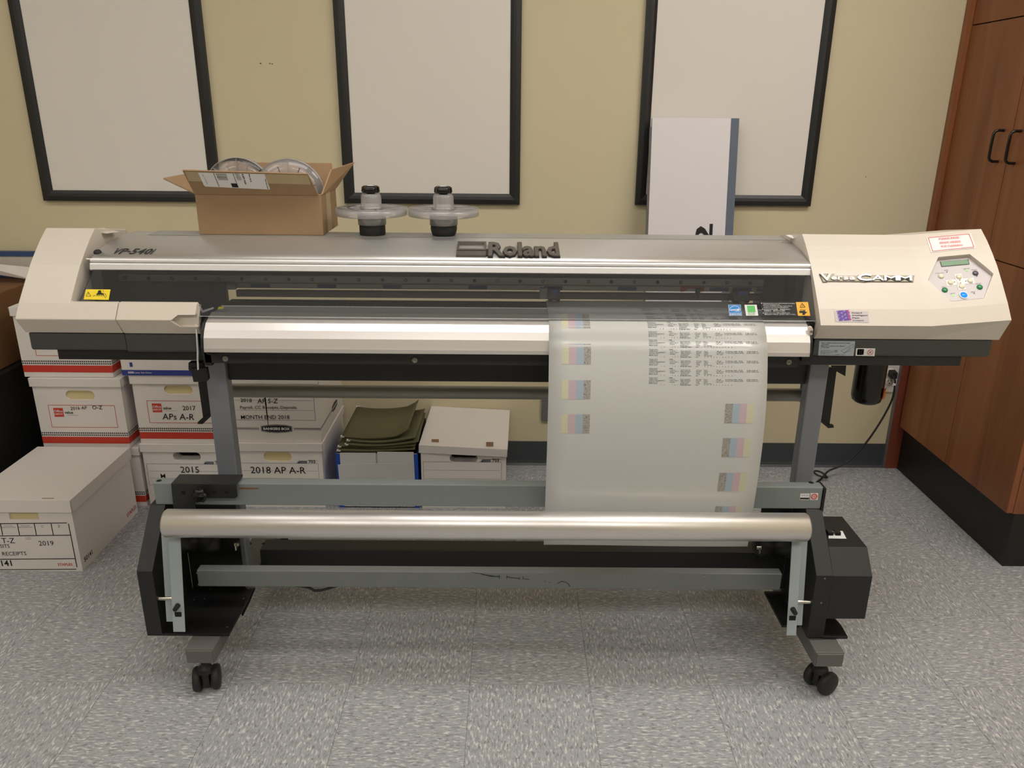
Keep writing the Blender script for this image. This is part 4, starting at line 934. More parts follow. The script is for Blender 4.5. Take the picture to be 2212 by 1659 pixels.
# raised maker badge
nB = cov_n(0, 1.92)
b = B('ink_dark')
def RB(a, b_): return PS(960+a/7.9, 500+b_/7.9, cov_z)
def bar3(p0, p1, wd, up, h): 
    p0, p1 = Vector(p0), Vector(p1); u = (p1-p0).normalized(); v = nB.cross(u)*wd; b.extr([p0, p1, p1+v, p0+v], nB*h)
lb, rb, lt, rt = RB(200, 440), RB(705, 442), RB(212, 222), RB(705, 224)
W_ = (rt-rb).length; 
ux = (rb-lb).normalized(); vy = nB.cross(ux)
def RQ(x, y): return lb+ux*x+vy*y
L_ = (rb-lb).length
for (x0, x1, y0, y1) in ((0, L_, 0, W_*.30), (0, L_, W_*.36, W_*.46), (0, L_, W_*.9, W_), (0, L_*.07, W_*.46, W_*.9), (L_*.93, L_, W_*.46, W_*.9), (0, L_, W_*.28, W_*.38)):
    b.extr([RQ(x0, y0), RQ(x1, y0), RQ(x1, y1), RQ(x0, y1)], nB*(.006 if y1 != W_*.38 else .004), 'badge_grey' if y1 != W_*.38 else 'ink_dark')
b.extr([RQ(L_, W_*.05), RQ(L_+.006, W_*.05), RQ(L_+.006, W_*.5), RQ(L_, W_*.5)], nB*.004)
A_, C_ = RB(742, 440), RB(1975, 444)
b.text('Roland', A_, C_, nB, 'ink_dark', h=W_*.98, lift=0, bold=.045, ext=.004); b.text('Roland', A_+ux*.0008, C_-ux*.0008, nB, 'badge_grey', h=W_*.96, lift=.0035, bold=.028, ext=.003)
b.build('maker_badge', PR, bevel=.0004, segs=1, label='raised dark grey lettering and frame emblem')

# clear front window
wa, wb = Vector((0, 1.8695, 1.0145)), Vector((0, 1.80, .9205)); wd_ = (wb-wa).normalized(); nW = Vector((0, wd_.z, -wd_.y)); nW = -nW if nW.y > 0 else nW
def WQ(px, py): return PP(px, py, wa, nW)
def WL(x, y): p = wa+wd_*((y-wa.y)/wd_.y); return Vector((x, p.y, p.z))
xn = WQ(430, 684).x; yl = WQ(300, 657).y
outl = [WL(-.988, wa.y), WL(CVX1, wa.y), WL(.728, wb.y+.0), WL(xn, wb.y), WL(xn, yl), WL(-1.008, yl)]
WN = B('acrylic').extr([outl[0], outl[1], outl[2], outl[3]+Vector((0, 0, 0)), outl[4], outl[5]], -nW*.003).build('front_window', PR, label='clear acrylic window')
b = B('acrylic_edge_highlight'); b.quadline(outl[2], outl[3], .0016, nW, lift=.0004); b.quadline(outl[4], outl[5], .0014, nW, lift=.0004); b.quadline(outl[3], outl[4], .0014, nW, lift=.0004)  # pale strips along the edges, their highlight put into the colour
b.extr([outl[3], outl[2], outl[2]-nW*.003, outl[3]-nW*.003], (0, 0, -.0006)); b.build('window_edge', WN, fix=False)
def wpoly(b, P, mt, up=.0006): b.poly([WQ(*p)+nW*up for p in P], mt)
def wline(b, p, q, wd, mt, up=.0010): b.quadline(WQ(*p), WQ(*q), wd, nW, mt, lift=up)
def wtext(b, s, p, q, mt, **k): b.text(s, WQ(*p), WQ(*q), nW, mt, lift=.0012, **k)
b = B('warn_yellow'); wpoly(b, ((185.8, 625), (239, 625.6), (235, 648), (181, 647)), 'warn_yellow')
for p, q in (((186, 640), (191, 631)), ((191, 631), (197, 640)), ((197, 640), (186, 640)), ((191.3, 633.5), (191.3, 637)), ((201, 639.5), (207, 638.5)), ((227, 634), (231, 641)), ((223, 636), (229, 644)), ((223, 627), (223.6, 631))): wline(b, p, q, .0009, 'ink_black')
wpoly(b, ((213, 627.5), (218.5, 627.5), (219.5, 633), (226, 634.5), (222, 637), (217, 636.5), (207, 637), (211, 633.5)), 'ink_black', .001)
for k in range(4): wline(b, (209+k*4, 640), (213+k*4, 636.5), .0014, 'ink_black')
b.build('warning_sticker', WN, fix=False, label='yellow sticker with a crushed hand sign')
b = B('ink_white')
def WS(a, b_): return 1540+a/9.617, 640+b_/9.617
wpoly(b, [WS(*p) for p in ((316, 178), (573, 178), (598, 405), (340, 405))], 'ink_white'); wpoly(b, [WS(*p) for p in ((323, 183), (568, 183), (588, 345), (340, 345))], 'star_blue', .001); wpoly(b, [WS(*p) for p in ((342, 352), (586, 352), (591, 398), (346, 398))], 'star_blue', .001)
for k in range(12):
    a0, a1 = PI*(1-k/12.), PI*(1-(k+1)/12.); f = lambda a: WS(452+110*math.cos(a), 300-95*math.sin(a)); wline(b, f(a0), f(a1), .0009, 'ink_white', .0016)
wtext(b, 'energy', WS(358, 303), WS(520, 296), 'ink_white', italic=.4, bold=.03); wtext(b, 'ENERGY STAR', WS(352, 390), WS(582, 390), 'ink_white', bold=.03)
P = [WS(525+(30 if k % 2 == 0 else 12)*math.sin(k*PI/5), 280-(32 if k % 2 == 0 else 12)*math.cos(k*PI/5)) for k in range(10)]; wpoly(b, P, 'ink_white', .0016)
wline(b, WS(455, 312), WS(555, 312), .0012, 'ink_white', .0016); b.build('energy_sticker', WN, fix=False, label='square blue sticker with white arc and star')
b = B('sign_white'); wpoly(b, [WS(*p) for p in ((652, 178), (907, 178), (942, 405), (688, 405))], 'sign_white'); wpoly(b, [WS(*p) for p in ((705, 205), (712, 198), (858, 198), (867, 205), (883, 325), (876, 335), (728, 335), (720, 328))], 'eco_green', .001)
wtext(b, 'ECO', WS(738, 391), WS(872, 391), 'eco_green', bold=.01); b.build('eco_sticker', WN, fix=False, label='pale sticker with a green square')
b = B('ink_black'); wpoly(b, [WS(*p) for p in ((990, 120), (1722, 120), (1765, 405), (1030, 400))], 'ink_black'); wpoly(b, [WS(*p) for p in ((1722, 122), (1975, 122), (2020, 407), (1765, 407))], 'warn_amber')
for s, p, q in (('Opening the front cover while printing is in progress', (1038, 160), (1700, 160)), ('causes an emergency stop.', (1040, 186), (1390, 186)), ('To pause printing for any other reason than an', (1045, 213), (1640, 212)), ('emergency stop, press the [PAUSE] key.', (1047, 242), (1570, 242)),
    ('印刷中打开前盖，将紧急停止。', (1052, 282), (1610, 282)), ('如需暂停，请按[PAUSE]键。', (1060, 316), (1500, 316)), ('印刷中にフロントカバーを開けると緊急停止します。', (1066, 358), (1600, 358)), ('緊急停止以外の一時停止は、[PAUSE]キーを押してください。', (1070, 389), (1715, 389))): wtext(b, s, WS(*p), WS(*q), 'ink_white', bold=.01, h=.0019)
for p in ((1008, 148), (1028, 270), (1042, 350)): wpoly(b, [WS(p[0]-7, p[1]-7), WS(p[0]+9, p[1]-7), WS(p[0]+9, p[1]+8), WS(p[0]-7, p[1]+8)], 'ink_white', .001)
for p, q in (((1803, 230), (1848, 145)), ((1848, 145), (1915, 230)), ((1915, 230), (1803, 230)), ((1852, 175), (1856, 205))): wline(b, WS(*p), WS(*q), .0010, 'ink_black', .0014)
wpoly(b, [WS(*p) for p in ((1790, 305), (1868, 305), (1870, 350), (1795, 350))], 'ink_black', .001); wpoly(b, [WS(*p) for p in ((1865, 310), (1880, 265), (1890, 305), (1915, 268), (1912, 320), (1960, 335), (1915, 365), (1905, 390), (1855, 390))], 'ink_black', .001)
for p, q in (((1830, 300), (1815, 270)), ((1850, 298), (1840, 262))): wline(b, WS(*p), WS(*q), .0008, 'ink_black', .0012)
b.build('caution_sticker', WN, fix=False, label='black and amber sticker with caution text')
# small hinge bracket at the right corner of the window
b = B('plastic_white').extr([PY(px, py, 1.77) for px, py in ((1747, 707), (1754, 706), (1757, 712), (1755, 725), (1749, 727), (1746.5, 723))], (0, .01, 0)); b.build('hinge_bracket', PR, bevel=.001)
p = PY(1753, 717, 1.768); B('screw').cyl(p, p+Vector((0, .004, 0)), .003, n=14).build('screw', PR)

# ------------------------------------------------------------------ stand
COLX = [(-.771, -.718), (.767, .816)]; FTX = [(-.777, -.708), (.7515, .8215)]
for (x0, x1), (c0, c1) in zip(FTX, COLX):
    B('column_grey').box(c0, c1, 1.915, 1.953, .1445, .8055).build('stand_column', PR, bevel=.004)
    F = B('foot_grey').box(x0, x1, 1.602, 2.30, .103, .144).build('stand_foot', PR, bevel=.002)
    for yq in (1.598, 2.298):
        b = B('foot_grey').box(x0+.003, x1-.003, yq, yq+.006, .106, .141); b.build('end_cap', F, bevel=.001)
def caster(x, y, rot, label=None):
    M = Matrix.Translation((x, y, 0)) @ Matrix.Rotation(rot, 4, 'Z'); M2 = M @ Matrix.Translation((0, 0, .031))
    b = B('rubber', M2)
    o = B('black', M); o.cyl((0, 0, .05), (0, 0, .0575), .011, n=16); o.lathe((0, 0, .056), [(.020, 0), (.017, .012), (.009, .018), (.008, .047), (.0001, .047)], n=20); o.box(-.008, .008, -.014, .020, .018, .058)
    Cc = o.build('caster', PR, bevel=.001)
    for s in (-1, 1):
        k = B('rubber', M2); pr_ = [(.012, s*.0135), (.028, s*.0135), (.031, s*.017), (.031, s*.026), (.028, s*.031), (.018, s*.0325), (.006, s*.034), (.0001, s*.034)]
        if s < 0: pass
        k.lathe((0, .006, 0), pr_, 'X', 28); k.build('wheel', Cc)
    b = B('black', M2); prh = [(.0335+.0, -.012), (.0335, .012)]
caster(-.748, 1.632, math.radians(14)); caster(.790, 1.645, math.radians(-62)); caster(-.742, 2.265, math.radians(30)); caster(.787, 2.265, math.radians(-20))
XB = B('plastic_dark').box(-.708, .7525, 1.99, 2.05, .131, .185).build('rear_cross_beam', PR, bevel=.002)
b = B('box_hole')
for px in (540, 569): p = PZ(px, 1174, .1855); b.cyl((p.x, p.y, .1848), (p.x, p.y, .1856), .005, n=12)
b.build('beam_hole', XB)
SH = B('rail_grey').cyl((-.825, 2.10, .629), (.830, 2.10, .629), .0185, n=36).build('media_roll_shaft', PR, label='grey metal roll shaft')
for xx in (-.829, .834): B('black').box(xx-.006, xx+.006, 2.04, 2.12, .605, .8075).build('shaft_holder', PR)

# ------------------------------------------------------------------ take-up unit
hp = [(1.65, .1512), (1.65, .328), (1.765, .4465), (1.85, .4465), (1.85, .1512)]
b = B('take_up_black').prism(hp, -.888, -.850); HL = b.build('take_up_housing', PR, bevel=.0012)
b = B('frame_black'); nq = Vector((0, -.1185, .115)).normalized()
b = B('take_up_black').prism(hp, .745, .786); HR = b.build('take_up_housing', PR, bevel=.0012)
B('tray_black').box(-.888, -.686, 1.651, 1.85, .1445, .1511).build('housing_floor', PR, bevel=.0008); B('tray_black').box(-.85, -.7085, 1.85, 1.853, .1445, .445).build('housing_back', PR)
B('tray_black').box(.700, .745, 1.70, 1.85, .1445, .1512).build('housing_floor', PR); B('tray_black').box(.665, .745, 1.85, 1.853, .16, .445).build('housing_back', PR)
P = [PY(px, py, 1.86) for px, py in ((549, 1270), (536, 1302), (522, 1330), (520, 1315))]; B('black').extr(P, (.004, 0, 0)).build('floor_brace', PR)
for px, py in ((454, 1273), (537, 1273), (442, 1293.5), (526, 1293.5), (491, 1355), (419, 1296)):
    p = PZ(px, py, .1513); B('screw').cyl(p, p+Vector((0, 0, .001)), .0028, n=12).build('screw', PR)
B('tray_black').extr([(.786, 1.652, .146), (.848, 1.652, .146), (.850, 1.70, .146), (.84, 1.76, .146), (.786, 1.76, .146)], (0, 0, .007)).build('side_tray', PR, bevel=.001)
mp = [(1.652, .205), (1.652, .326), (1.701, .3775), (1.856, .3775), (1.856, .205)]
MB_ = B('take_up_black').prism(mp, .7865, .882).build('motor_box', PR, bevel=.001)
b = B('ink_white'); b.poly([PZ(px, py, .3783) for px, py in ((1790, 1147), (1820, 1147), (1828.6, 1163.6), (1790, 1163))]); b.build('switch_label', MB_, fix=False)
for px, py in ((1792, 1152), (1808, 1152)):
    p = PZ(px, py+2, .378); B('black_gloss').extr([(p.x-.007, p.y-.008, .378), (p.x+.007, p.y-.008, .378), (p.x+.007, p.y+.008, .378), (p.x-.007, p.y+.008, .378)], (0, .002, .009)).build('rocker_switch', MB_, bevel=.001)
for px, py in ((1782, 1250), (1774, 1302.5)): p = PY(px, py, 1.6498); B('screw').cyl(p, p+Vector((0, .0015, 0)), .0022, n=10).build('screw', HR)
UB = B('beam_green').box(-.873, .781, 1.765, 1.795, .447, .507).build('upper_beam', PR, bevel=.0025)
for px, py in ((343.5, 1038), (1752, 1042)): p = PZ(px, py, .5075); b = B('box_hole'); b.cyl((p.x, p.y, .5066), (p.x, p.y, .5074), .0065, n=16); b.build('beam_hole', UB)
B('black').box(.7815, .7875, 1.762, 1.80, .44, .505).build('beam_end_cap', PR)
b = B('ink_white'); p = [PY(px, py, 1.7643) for px, py in ((1729, 1066), (1749, 1066), (1748, 1080), (1727.5, 1079.5))]; b.poly(p); b.poly([PY(px, py, 1.7640) for px, py in ((1728.5, 1075), (1748, 1075.3), (1747.5, 1078.8), (1728, 1078.5))], 'ink_black')
b.text('DM2/1768', PY(1731, 1071, 1.764), PY(1746, 1071, 1.764), NF, 'ink_dark'); b.build('serial_sticker', UB, fix=False)
b = B('ink_white'); b.poly([PY(px, py, 1.7643) for px, py in ((1751, 1065), (1767.5, 1065), (1766.5, 1080), (1750, 1080))])
c0 = PY(1758.5, 1072.5, 1.764)
for i in range(16): a0, a1 = 2*PI*i/16, 2*PI*(i+1)/16; b.quadline(c0+Vector((math.cos(a0), 0, math.sin(a0)))*.0068, c0+Vector((math.cos(a1), 0, math.sin(a1)))*.0068, .0026, NF, 'ink_red')
b.text('10', c0+Vector((-.0035, 0, -.0025)), c0+Vector((.0035, 0, -.0025)), NF, 'ink_red', bold=.03); b.build('round_sticker', UB, fix=False)
b = B('cardboard_dark'); p = PY(516, 1053, 1.7645); b.extr([(p.x, 1.7645, p.z), (p.x+.05, 1.7645, p.z-.001), (p.x+.045, 1.7645, p.z-.004), (p.x, 1.7645, p.z-.0045)], (0, .0004, 0)); b.build('scuff_mark', UB)
# bracket on the beam
b = B('frame_black'); b.box(-.819, -.661, 1.7492, 1.799, .511, .515); b.extr([(-.819, 1.745, .515), (-.824, 1.745, .40), (-.768, 1.745, .40), (-.768, 1.745, .476), (-.666, 1.745, .476), (-.661, 1.745, .481), (-.661, 1.745, .515)], (0, .004, 0))
BR = b.build('edge_guide_bracket', PR, bevel=.0008, label='black bracket over the beam')
for px, py in ((396, 1064), (421, 1062), (463.5, 1063.5), (489, 1063.5)): p = PY(px, py, 1.7448); b = B('box_hole'); b.cyl(p, p+Vector((0, .0006, 0)), .0055, n=14); b.build('bracket_hole', BR)
p = PY(436.5, 1065, 1.735); b = B('black_gloss'); b.lathe((p.x, 1.745, p.z), [(.007, 0), (.007, .014), (.017, .018), (.017, .026), (.012, .031), (.0001, .031)], 'Y', 40, wob=lambda t: 1+.10*math.cos(6*t)); b.build('clamp_knob', BR)
LB = B('beam_grey').box(-.789, .703, 1.75, 1.778, .2215, .2685).build('lower_beam', PR, bevel=.002)
for px in (426, 465, 639, 818.5, 995, 1171, 1347, 1522):
    for z in (.2615, .2275): x = PY(px, 1239, 1.75).x; B('screw').cyl((x, 1.7488, z), (x, 1.7502, z), .0024, n=10).build('screw', LB)
b = B('ink_black')
def scr(P, w_=.0012): 
    for p, q in zip(P, P[1:]): b.quadline(PY(*p, 1.7498), PY(*q, 1.7498), w_, NF)
scr([(1017, 1236), (1035, 1238), (1050, 1242), (1079, 1246)]); scr([(1040, 1240), (1062, 1245), (1079, 1245)], .002); scr([(1079, 1241), (1079, 1250)]); scr([(1095, 1242), (1095, 1250)]); scr([(1095, 1246), (1122, 1250)], .0016); scr([(1122, 1246), (1122, 1252)]); scr([(1130, 1245), (1130, 1252)]); scr([(1132, 1250), (1144, 1252)])
scr([(1204, 1260), (1212, 1256), (1222, 1257), (1229, 1262), (1231, 1267)], .0016); scr([(1176, 1255), (1179, 1256)]); scr([(1186, 1257), (1189, 1259)])
b.build('scuff_mark', LB, fix=False)
# roller and its arms
b = B('roller_silver'); b.lathe((-.803, 1.655, .457), [(.024, -.001), (.0305, .0), (.0335, .004), (.0335, 1.507), (.0305, 1.511), (.024, 1.512)], 'X', 56); b.build('dancer_roller', PR, label='shiny aluminium roller')
def arm(s, xf0, xf1, xo0, xo1):
    A = B('arm_grey'); f = [(1.6215, .178), (1.670, .414), (1.673, .414), (1.6245, .178)]
    def fl(x0, x1, y0, z0, y1, z1, th=.003): A.prism([(y0, z0), (y1, z1), (y1+th, z1), (y0+th, z0)], x0, x1)
    fl(xf0, xf1, 1.6215, .178, 1.670, .425)
    xw = xf0 if s < 0 else xf1-.003
    A.prism([(1.6235, .180), (1.672, .425), (1.697, .425), (1.649, .19)], xw, xw+.003)
    fl(xo0, xo1, 1.648, .188, 1.694, .435)
    o = A.build('dancer_arm', PR, bevel=.0008)
    xm = (xf0+xf1)/2; z = .222; y = 1.6215+(z-.178)*.2063
    k = B('box_hole'); k.box(xm-.008, xm+.008, y-.0016, y+.001, z-.010, z+.006); k.build('arm_slot', o)
    k = B('black'); k.cyl((xm, y-.014, .2445), (xm, y+.004, .2445), .0055, .0065, n=16); k.build('stop_knob', o)
    return o
arm(-1, -.808, -.779, -.834, -.8125); arm(1, .682, .7055, .7095, .728)
B('chrome').cyl((-.852, 1.66, .247), (-.810, 1.66, .247), .0055, n=18).build('pivot_pin', PR); B('chrome').cyl((.706, 1.66, .248), (.747, 1.66, .248), .0055, n=18).build('pivot_pin', PR)
# roll flanges on both housings
for s, x0, x1 in ((-1, -.845, -.715), (1, .65, .745)):
    b = B('black'); yc, zc = 1.81, .315
    pr_ = [(.034, 0), (.034, .012), (.024, .014), (.022, .055), (.026, .06), (.026, .085), (.018, .10), (.0001, .10)]
    if s > 0: pr_ = [(r, .093-h) for r, h in pr_][::-1]
    b.lathe((x0, yc, zc), pr_, 'X', 28); FL = b.build('roll_flange', PR)
    xw = PY(509, 1178, 1.78).x if s < 0 else PY(1642, 1182, 1.78).x
    zw = PY(509, 1180, 1.78).z; k = B('chrome'); k.cyl((xw-.006, 1.79, zw), (xw+.006, 1.79, zw), .005, n=12); k.box(xw-.0015, xw+.0015, 1.778, 1.802, zw-.011, zw+.002); k.build('wing_nut', FL)
B('black').tube(smooth([Vector((-.70, 1.77, .225)), PY(650, 1266, 1.76), PY(684, 1276, 1.76), PY(727, 1266, 1.76), Vector((-.40, 1.77, .226))]), .0035, 8).build('cable', PR)

# ================================================================== PRINTED MEDIA hanging over the apron
t = thing('printed_media', 'wide glossy white print with colour bars and small black text hanging from the machine', 'print', (.345, 1.72, .372))
off = .0014
base = [(1.978, .9232), (1.93, .9232), (1.90, .9240), (1.862, .9215), (1.83, dark_[0][1]+off)]
hang = [(y-off*.9, z+off*.7) for y, z in fac[::-1]][:-1]
cpts = base+hang[:4]+[(1.750, .868), (1.741, .845), (1.726, .80), (1.714, .75), (1.706, .69), (1.703, .62), (1.706, .54), (1.712, .46), (1.716, .40), (1.717, .368)]
cp3 = [Vector((0, y, z)) for y, z in cpts]; sm_ = smooth(cp3, 8)
S_ = [0]
for a, c_ in zip(sm_, sm_[1:]): S_.append(S_[-1]+(c_-a).length)
PX0, PX1 = .0945, .598
def paper_at(s):
    for i in range(len(S_)-1):
        if S_[i+1] >= s: f = (s-S_[i])/(S_[i+1]-S_[i]); return sm_[i].lerp(sm_[i+1], f), (sm_[i+1]-sm_[i]).normalized()
    return sm_[-1], (sm_[-1]-sm_[-2]).normalized()
def paper_s(px, py):
    """arc length and x of the paper point seen at a photo position"""
    best = None
    for i in range(len(sm_)-1, 0, -1):
        a, b_ = sm_[i], sm_[i-1]; x = PY(px, py, (a.y+b_.y)/2).x
        va, vb = PROJ((x, a.y, a.z))[1], PROJ((x, b_.y, b_.z))[1]
        if va >= py >= vb: f = (va-py)/(va-vb) if va != vb else 0; s = S_[i]+(S_[i-1]-S_[i])*f; p = a.lerp(b_, f); return s, PY(px, py, p.y).x
    return S_[-1], PY(px, py, sm_[-1].y).x
b = B('print_media'); b.smooth = True; NXP = 10; vs = []
def edge_x(u, s): return PX0+(PX1-PX0)*u-(s/S_[-1])*.004
for i, p in enumerate(sm_):
    for k in range(NXP+1):
        u = k/NXP; z = p.z; wob = .0018*math.sin(u*5+1.0)*max(0, (S_[i]-.32))/.4
        vs.append((edge_x(u, S_[i]), p.y+wob, z))
n_ = NXP+1; N2 = len(vs); nn = []
for i, p in enumerate(sm_):
    d = (sm_[min(i+1, len(sm_)-1)]-sm_[max(i-1, 0)]).normalized(); nrm = Vector((0, d.z, -d.y)); nrm = -nrm if nrm.y > 0 and nrm.z < 0 else nrm
    nn.append(nrm)
fs = [(i*n_+k, i*n_+k+1, (i+1)*n_+k+1, (i+1)*n_+k) for i in range(len(sm_)-1) for k in range(NXP)]
b.add(vs, fs); PAP = b.build('sheet', t, fix=False)
md = PAP.modifiers.new('thick', 'SOLIDIFY'); md.thickness = .0003; md.offset = -1
def pnt(s, x, up):
    p, d = paper_at(max(0, min(S_[-1]-1e-5, s))); n = Vector((0, d.z, -d.y)); n = -n if n.y > 0 and abs(n.y) > .3 else n
    if n.z < -.2: n = -n
    u = (x-PX0)/(PX1-PX0); wob = .0018*math.sin(u*5+1.0)*max(0, (s-.32))/.4
    return Vector((x, p.y+wob, p.z))+n*up
def pquad(b, x0, x1, s0, s1, mt, up=.0007, nu=3, nv=5):
    vs = [pnt(s0+(s1-s0)*j/nv, x0+(x1-x0)*i/nu, up) for j in range(nv+1) for i in range(nu+1)]
    b.add(vs, [(j*(nu+1)+i, j*(nu+1)+i+1, (j+1)*(nu+1)+i+1, (j+1)*(nu+1)+i) for j in range(nv) for i in range(nu)], mt)
rowsL = [(679, 709.5), (743, 787), (821, 862.5), (895, 936)]; rowsR = [(872, 914), (946, 987), (1021, 1061), (1093, 1135)]
for v0, v1 in rowsL:
    s0 = paper_s(1245, v0)[0]; s1 = paper_s(1245, v1)[0]; xs = [paper_s(px, 765)[1] for px in (1214.5, 1228.7, 1245, 1261.3, 1276.5)]
    b = B(); [pquad(b, xs[k], xs[k+1], s0, s1, mt) for k, mt in enumerate(('print_yellow', 'print_pink', 'print_cyan', 'print_black_hatch'))]; b.build('colour_bar', t, fix=False)
for v0, v1 in rowsR:
    s0 = paper_s(1590, v0)[0]; s1 = paper_s(1590, v1)[0] if v1 < 1100 else s0+.048; xs = [paper_s(px, 893)[1] for px in (1565.5, 1582, 1597, 1612.5, 1627.5)]
    b = B(); [pquad(b, xs[k], xs[k+1], s0, s1, mt) for k, mt in enumerate(('print_black_hatch', 'print_cyan', 'print_pink', 'print_yellow'))]; b.build('colour_bar', t, fix=False)
b = B('ink_grey'); s_l = paper_s(1500, 835.5)[0]; x0_ = paper_s(1394, 834)[1]; x1_ = paper_s(1636, 836)[1]; pquad(b, x0_, x1_, s_l, s_l+.0008, 'ink_grey', nv=1)
def ptext(b, s, x0, x1, sb, h):
    """text along x with baseline at arc length sb, height h"""
    vs, fs_, a0, a1, b0, b1 = text_polys(s, .01, 0)
    if not vs: return
    k = (x1-x0)/(a1-a0); kh = h/.72
    b.add([pnt(sb-y*kh, x0+(x-a0)*k, .0007) for x, y, z in vs], fs_, 'ink_dark')
cols = [(1402.5, 1437, ['Preset name', 'Calibration', 'Custom setting(SN/DT)', 'Feed for dry', 'Media clamp', '']),
        (1445.5, 1466, ['NAME1', ': 1.10 m', ': 35.0 / 35 C', ': Enable', '', '']),
        (1470.5, 1494, ['', 'Scan interval', 'Edge detection', 'Vacuum power', 'Preheating', 'Thickness order']),
        (1502.5, 1516, ['', ': 0.0 sec', ': Enable', ': Auto', ': Full', 'Auto']),
        (1520.5, 1538, ['', 'Force', 'Offset', 'Speed', 'Up velocity', '']),
        (1546, 1563, ['', ': 50 gf', ': 0.250 mm', ': 30 cm/s', '', '']),
        (1567, 1606, ['', 'Cutting calib. (F/S)', 'Crop-cut adjust (F/S)', '', '', '']),
        (1613, 1639, ['', '0.00/ 0.00 %', '0.00/ 0.00 mm', '', '', ''])]
tops = [(666.5, 675), (676, 684), (684.5, 694.5), (696, 713), (715.5, 731.5), (733.5, 751.5), (754, 773), (775, 793), (795, 813), (815, 833)]
for bi, (v0, v1) in enumerate(tops):
    b = B('ink_dark'); s0, s1 = paper_s(1500, v0)[0], paper_s(1500, v1)[0]; ln = (s1-s0)/6.0; sh = paper_s(1402, 790)[1]-paper_s(1402, 790)[1]
    for (p0, p1, L) in cols:
        x0, x1 = paper_s(p0, 775)[1], paper_s(p1, 775)[1]; w_full = x1-x0; mxl = max(len(q) for q in L)
        for k, s in enumerate(L):
            if s: ptext(b, s, x0, x0+w_full*len(s)/mxl, s0+ln*(k+.85), ln*.68)
    for px in (1428, 1434.5, 1452, 1457.5, 1464, 1469.5, 1475, 1481, 1487.5, 1522, 1528, 1535.5, 1541.5, 1547.5, 1554, 1560.5, 1566.5, 1573, 1580):
        x = paper_s(px, 775)[1]; ptext(b, '0' if int(px*2) % 3 else '/', x, x+.0014, s0+ln*5.9, ln*.8)
    b.build('print_text', t, fix=False)

# ================================================================== THINGS ON TOP OF THE PRINTER
P = [PY(1697, 508.5, 2.02), PY(1713, 515.5, 2.0), PY(1737, 509, 2.0), PY(1756, 506.5, 2.05), PY(1735, 506, 2.10)]
setp(B('box_white').extr(P, (0, 0, .0006)).build('paper_sheet'), 'small white sheet lying at the right end of the silver top cover', 'paper')
ZT = 1.0706
def reel_parts(t, M, full=True):
    """clear flange with hub, knob and black base, axis along local z"""
    def bb_(mt): return B(mt, M)
    k = bb_('rubber'); k.lathe((0, 0, 0), full if full is not True else [(.0325, 0), (.0335, .002), (.0335, .026), (.032, .028)], n=36); k.build('rubber_sleeve', t)
    k = bb_('black'); k.lathe((0, 0, 0), [(.029, .028), (.029, .040)], n=32); k.build('inner_core', t)
    k = bb_('clear_plastic'); k.lathe((0, 0, 0), [(.0365, .0265), (.0365, .0535), (.0345, .0535), (.0345, .0265)], n=36, closed=True)
    k.build('clear_collar', t)
    k = bb_('clear_plastic'); k.lathe((0, 0, 0), [(.031, .0665), (.0895, .0665), (.0895, .0685), (.031, .0685)], n=56, closed=True); k.build('flange_disc', t)
    k = bb_('clear_rim'); k.lathe((0, 0, 0), [(.0895, .051), (.0915, .051), (.0915, .0688), (.0895, .0688)], n=56, closed=True); k.build('flange_rim', t)
    k = bb_('clear_rim')
    for i in range(8):
        a = i*PI/4; c_, s_ = math.cos(a), math.sin(a); w2 = .0008
        k.extr([(.037*c_-w2*s_, .037*s_+w2*c_, .053), (.089*c_-w2*s_, .089*s_+w2*c_, .053), (.089*c_+w2*s_, .089*s_-w2*c_, .053), (.037*c_+w2*s_, .037*s_-w2*c_, .053)], (0, 0, .0135))
    k.build('flange_rib', t)
    k = bb_('clear_plastic'); k.lathe((0, 0, 0), [(.0275, .0685), (.0262, .072), (.0252, .098), (.022, .1045), (.0, .1045)], n=48, wob=lambda t_: 1+.035*math.cos(8*t_)); k.build('hub', t)
    k = bb_('ink_grey')
    for i in range(8):
        a = i*PI/4+.35; c_, s_ = math.cos(a), math.sin(a); k.extr([(.045*c_-.0012*s_, .045*s_+.0012*c_, .0688), (.075*c_-.0012*s_, .075*s_+.0012*c_, .0688), (.075*c_+.0012*s_, .075*s_-.0012*c_, .0688), (.045*c_+.0012*s_, .045*s_-.0012*c_, .0688)], (0, 0, .0003))
    k.build('flange_slot', t)
    k = bb_('black_gloss'); k.lathe((0, 0, 0), [(.010, .1035), (.010, .1075), (.0205, .1070), (.0225, .110), (.0215, .121), (.0165, .1245), (.0, .1245)], n=60, wob=lambda t_: 1+.055*math.cos(6*t_)); kn = k.build('knob', t)
    k = bb_('ink_white'); k.cyl((0, 0, .124), (0, 0, .1247), .0095, n=24); k.build('knob_cap', kn)
p = PZ(802, 505, ZT); r1 = Vector(((PY(776, 512, 2.085).x+PY(834, 512, 2.085).x)/2, 2.088, ZT)); r2 = Vector(((PY(929, 514, 2.085).x+PY(989, 514, 2.085).x)/2, 2.088, ZT))
t = thing('media_flange', 'clear plastic reel flange standing next to the cardboard box', 'reel flange', r1, group='clear reel flanges with black knobs')
reel_parts(t, Matrix.Translation(r1))
t = thing('media_flange', 'clear plastic reel flange standing right of the other one, with a bulging black base', 'reel flange', r2, group='clear reel flanges with black knobs')
reel_parts(t, Matrix.Translation(r2), [(.027, 0), (.030, .001), (.0325, .008), (.0345, .017), (.034, .024), (.031, .028)])
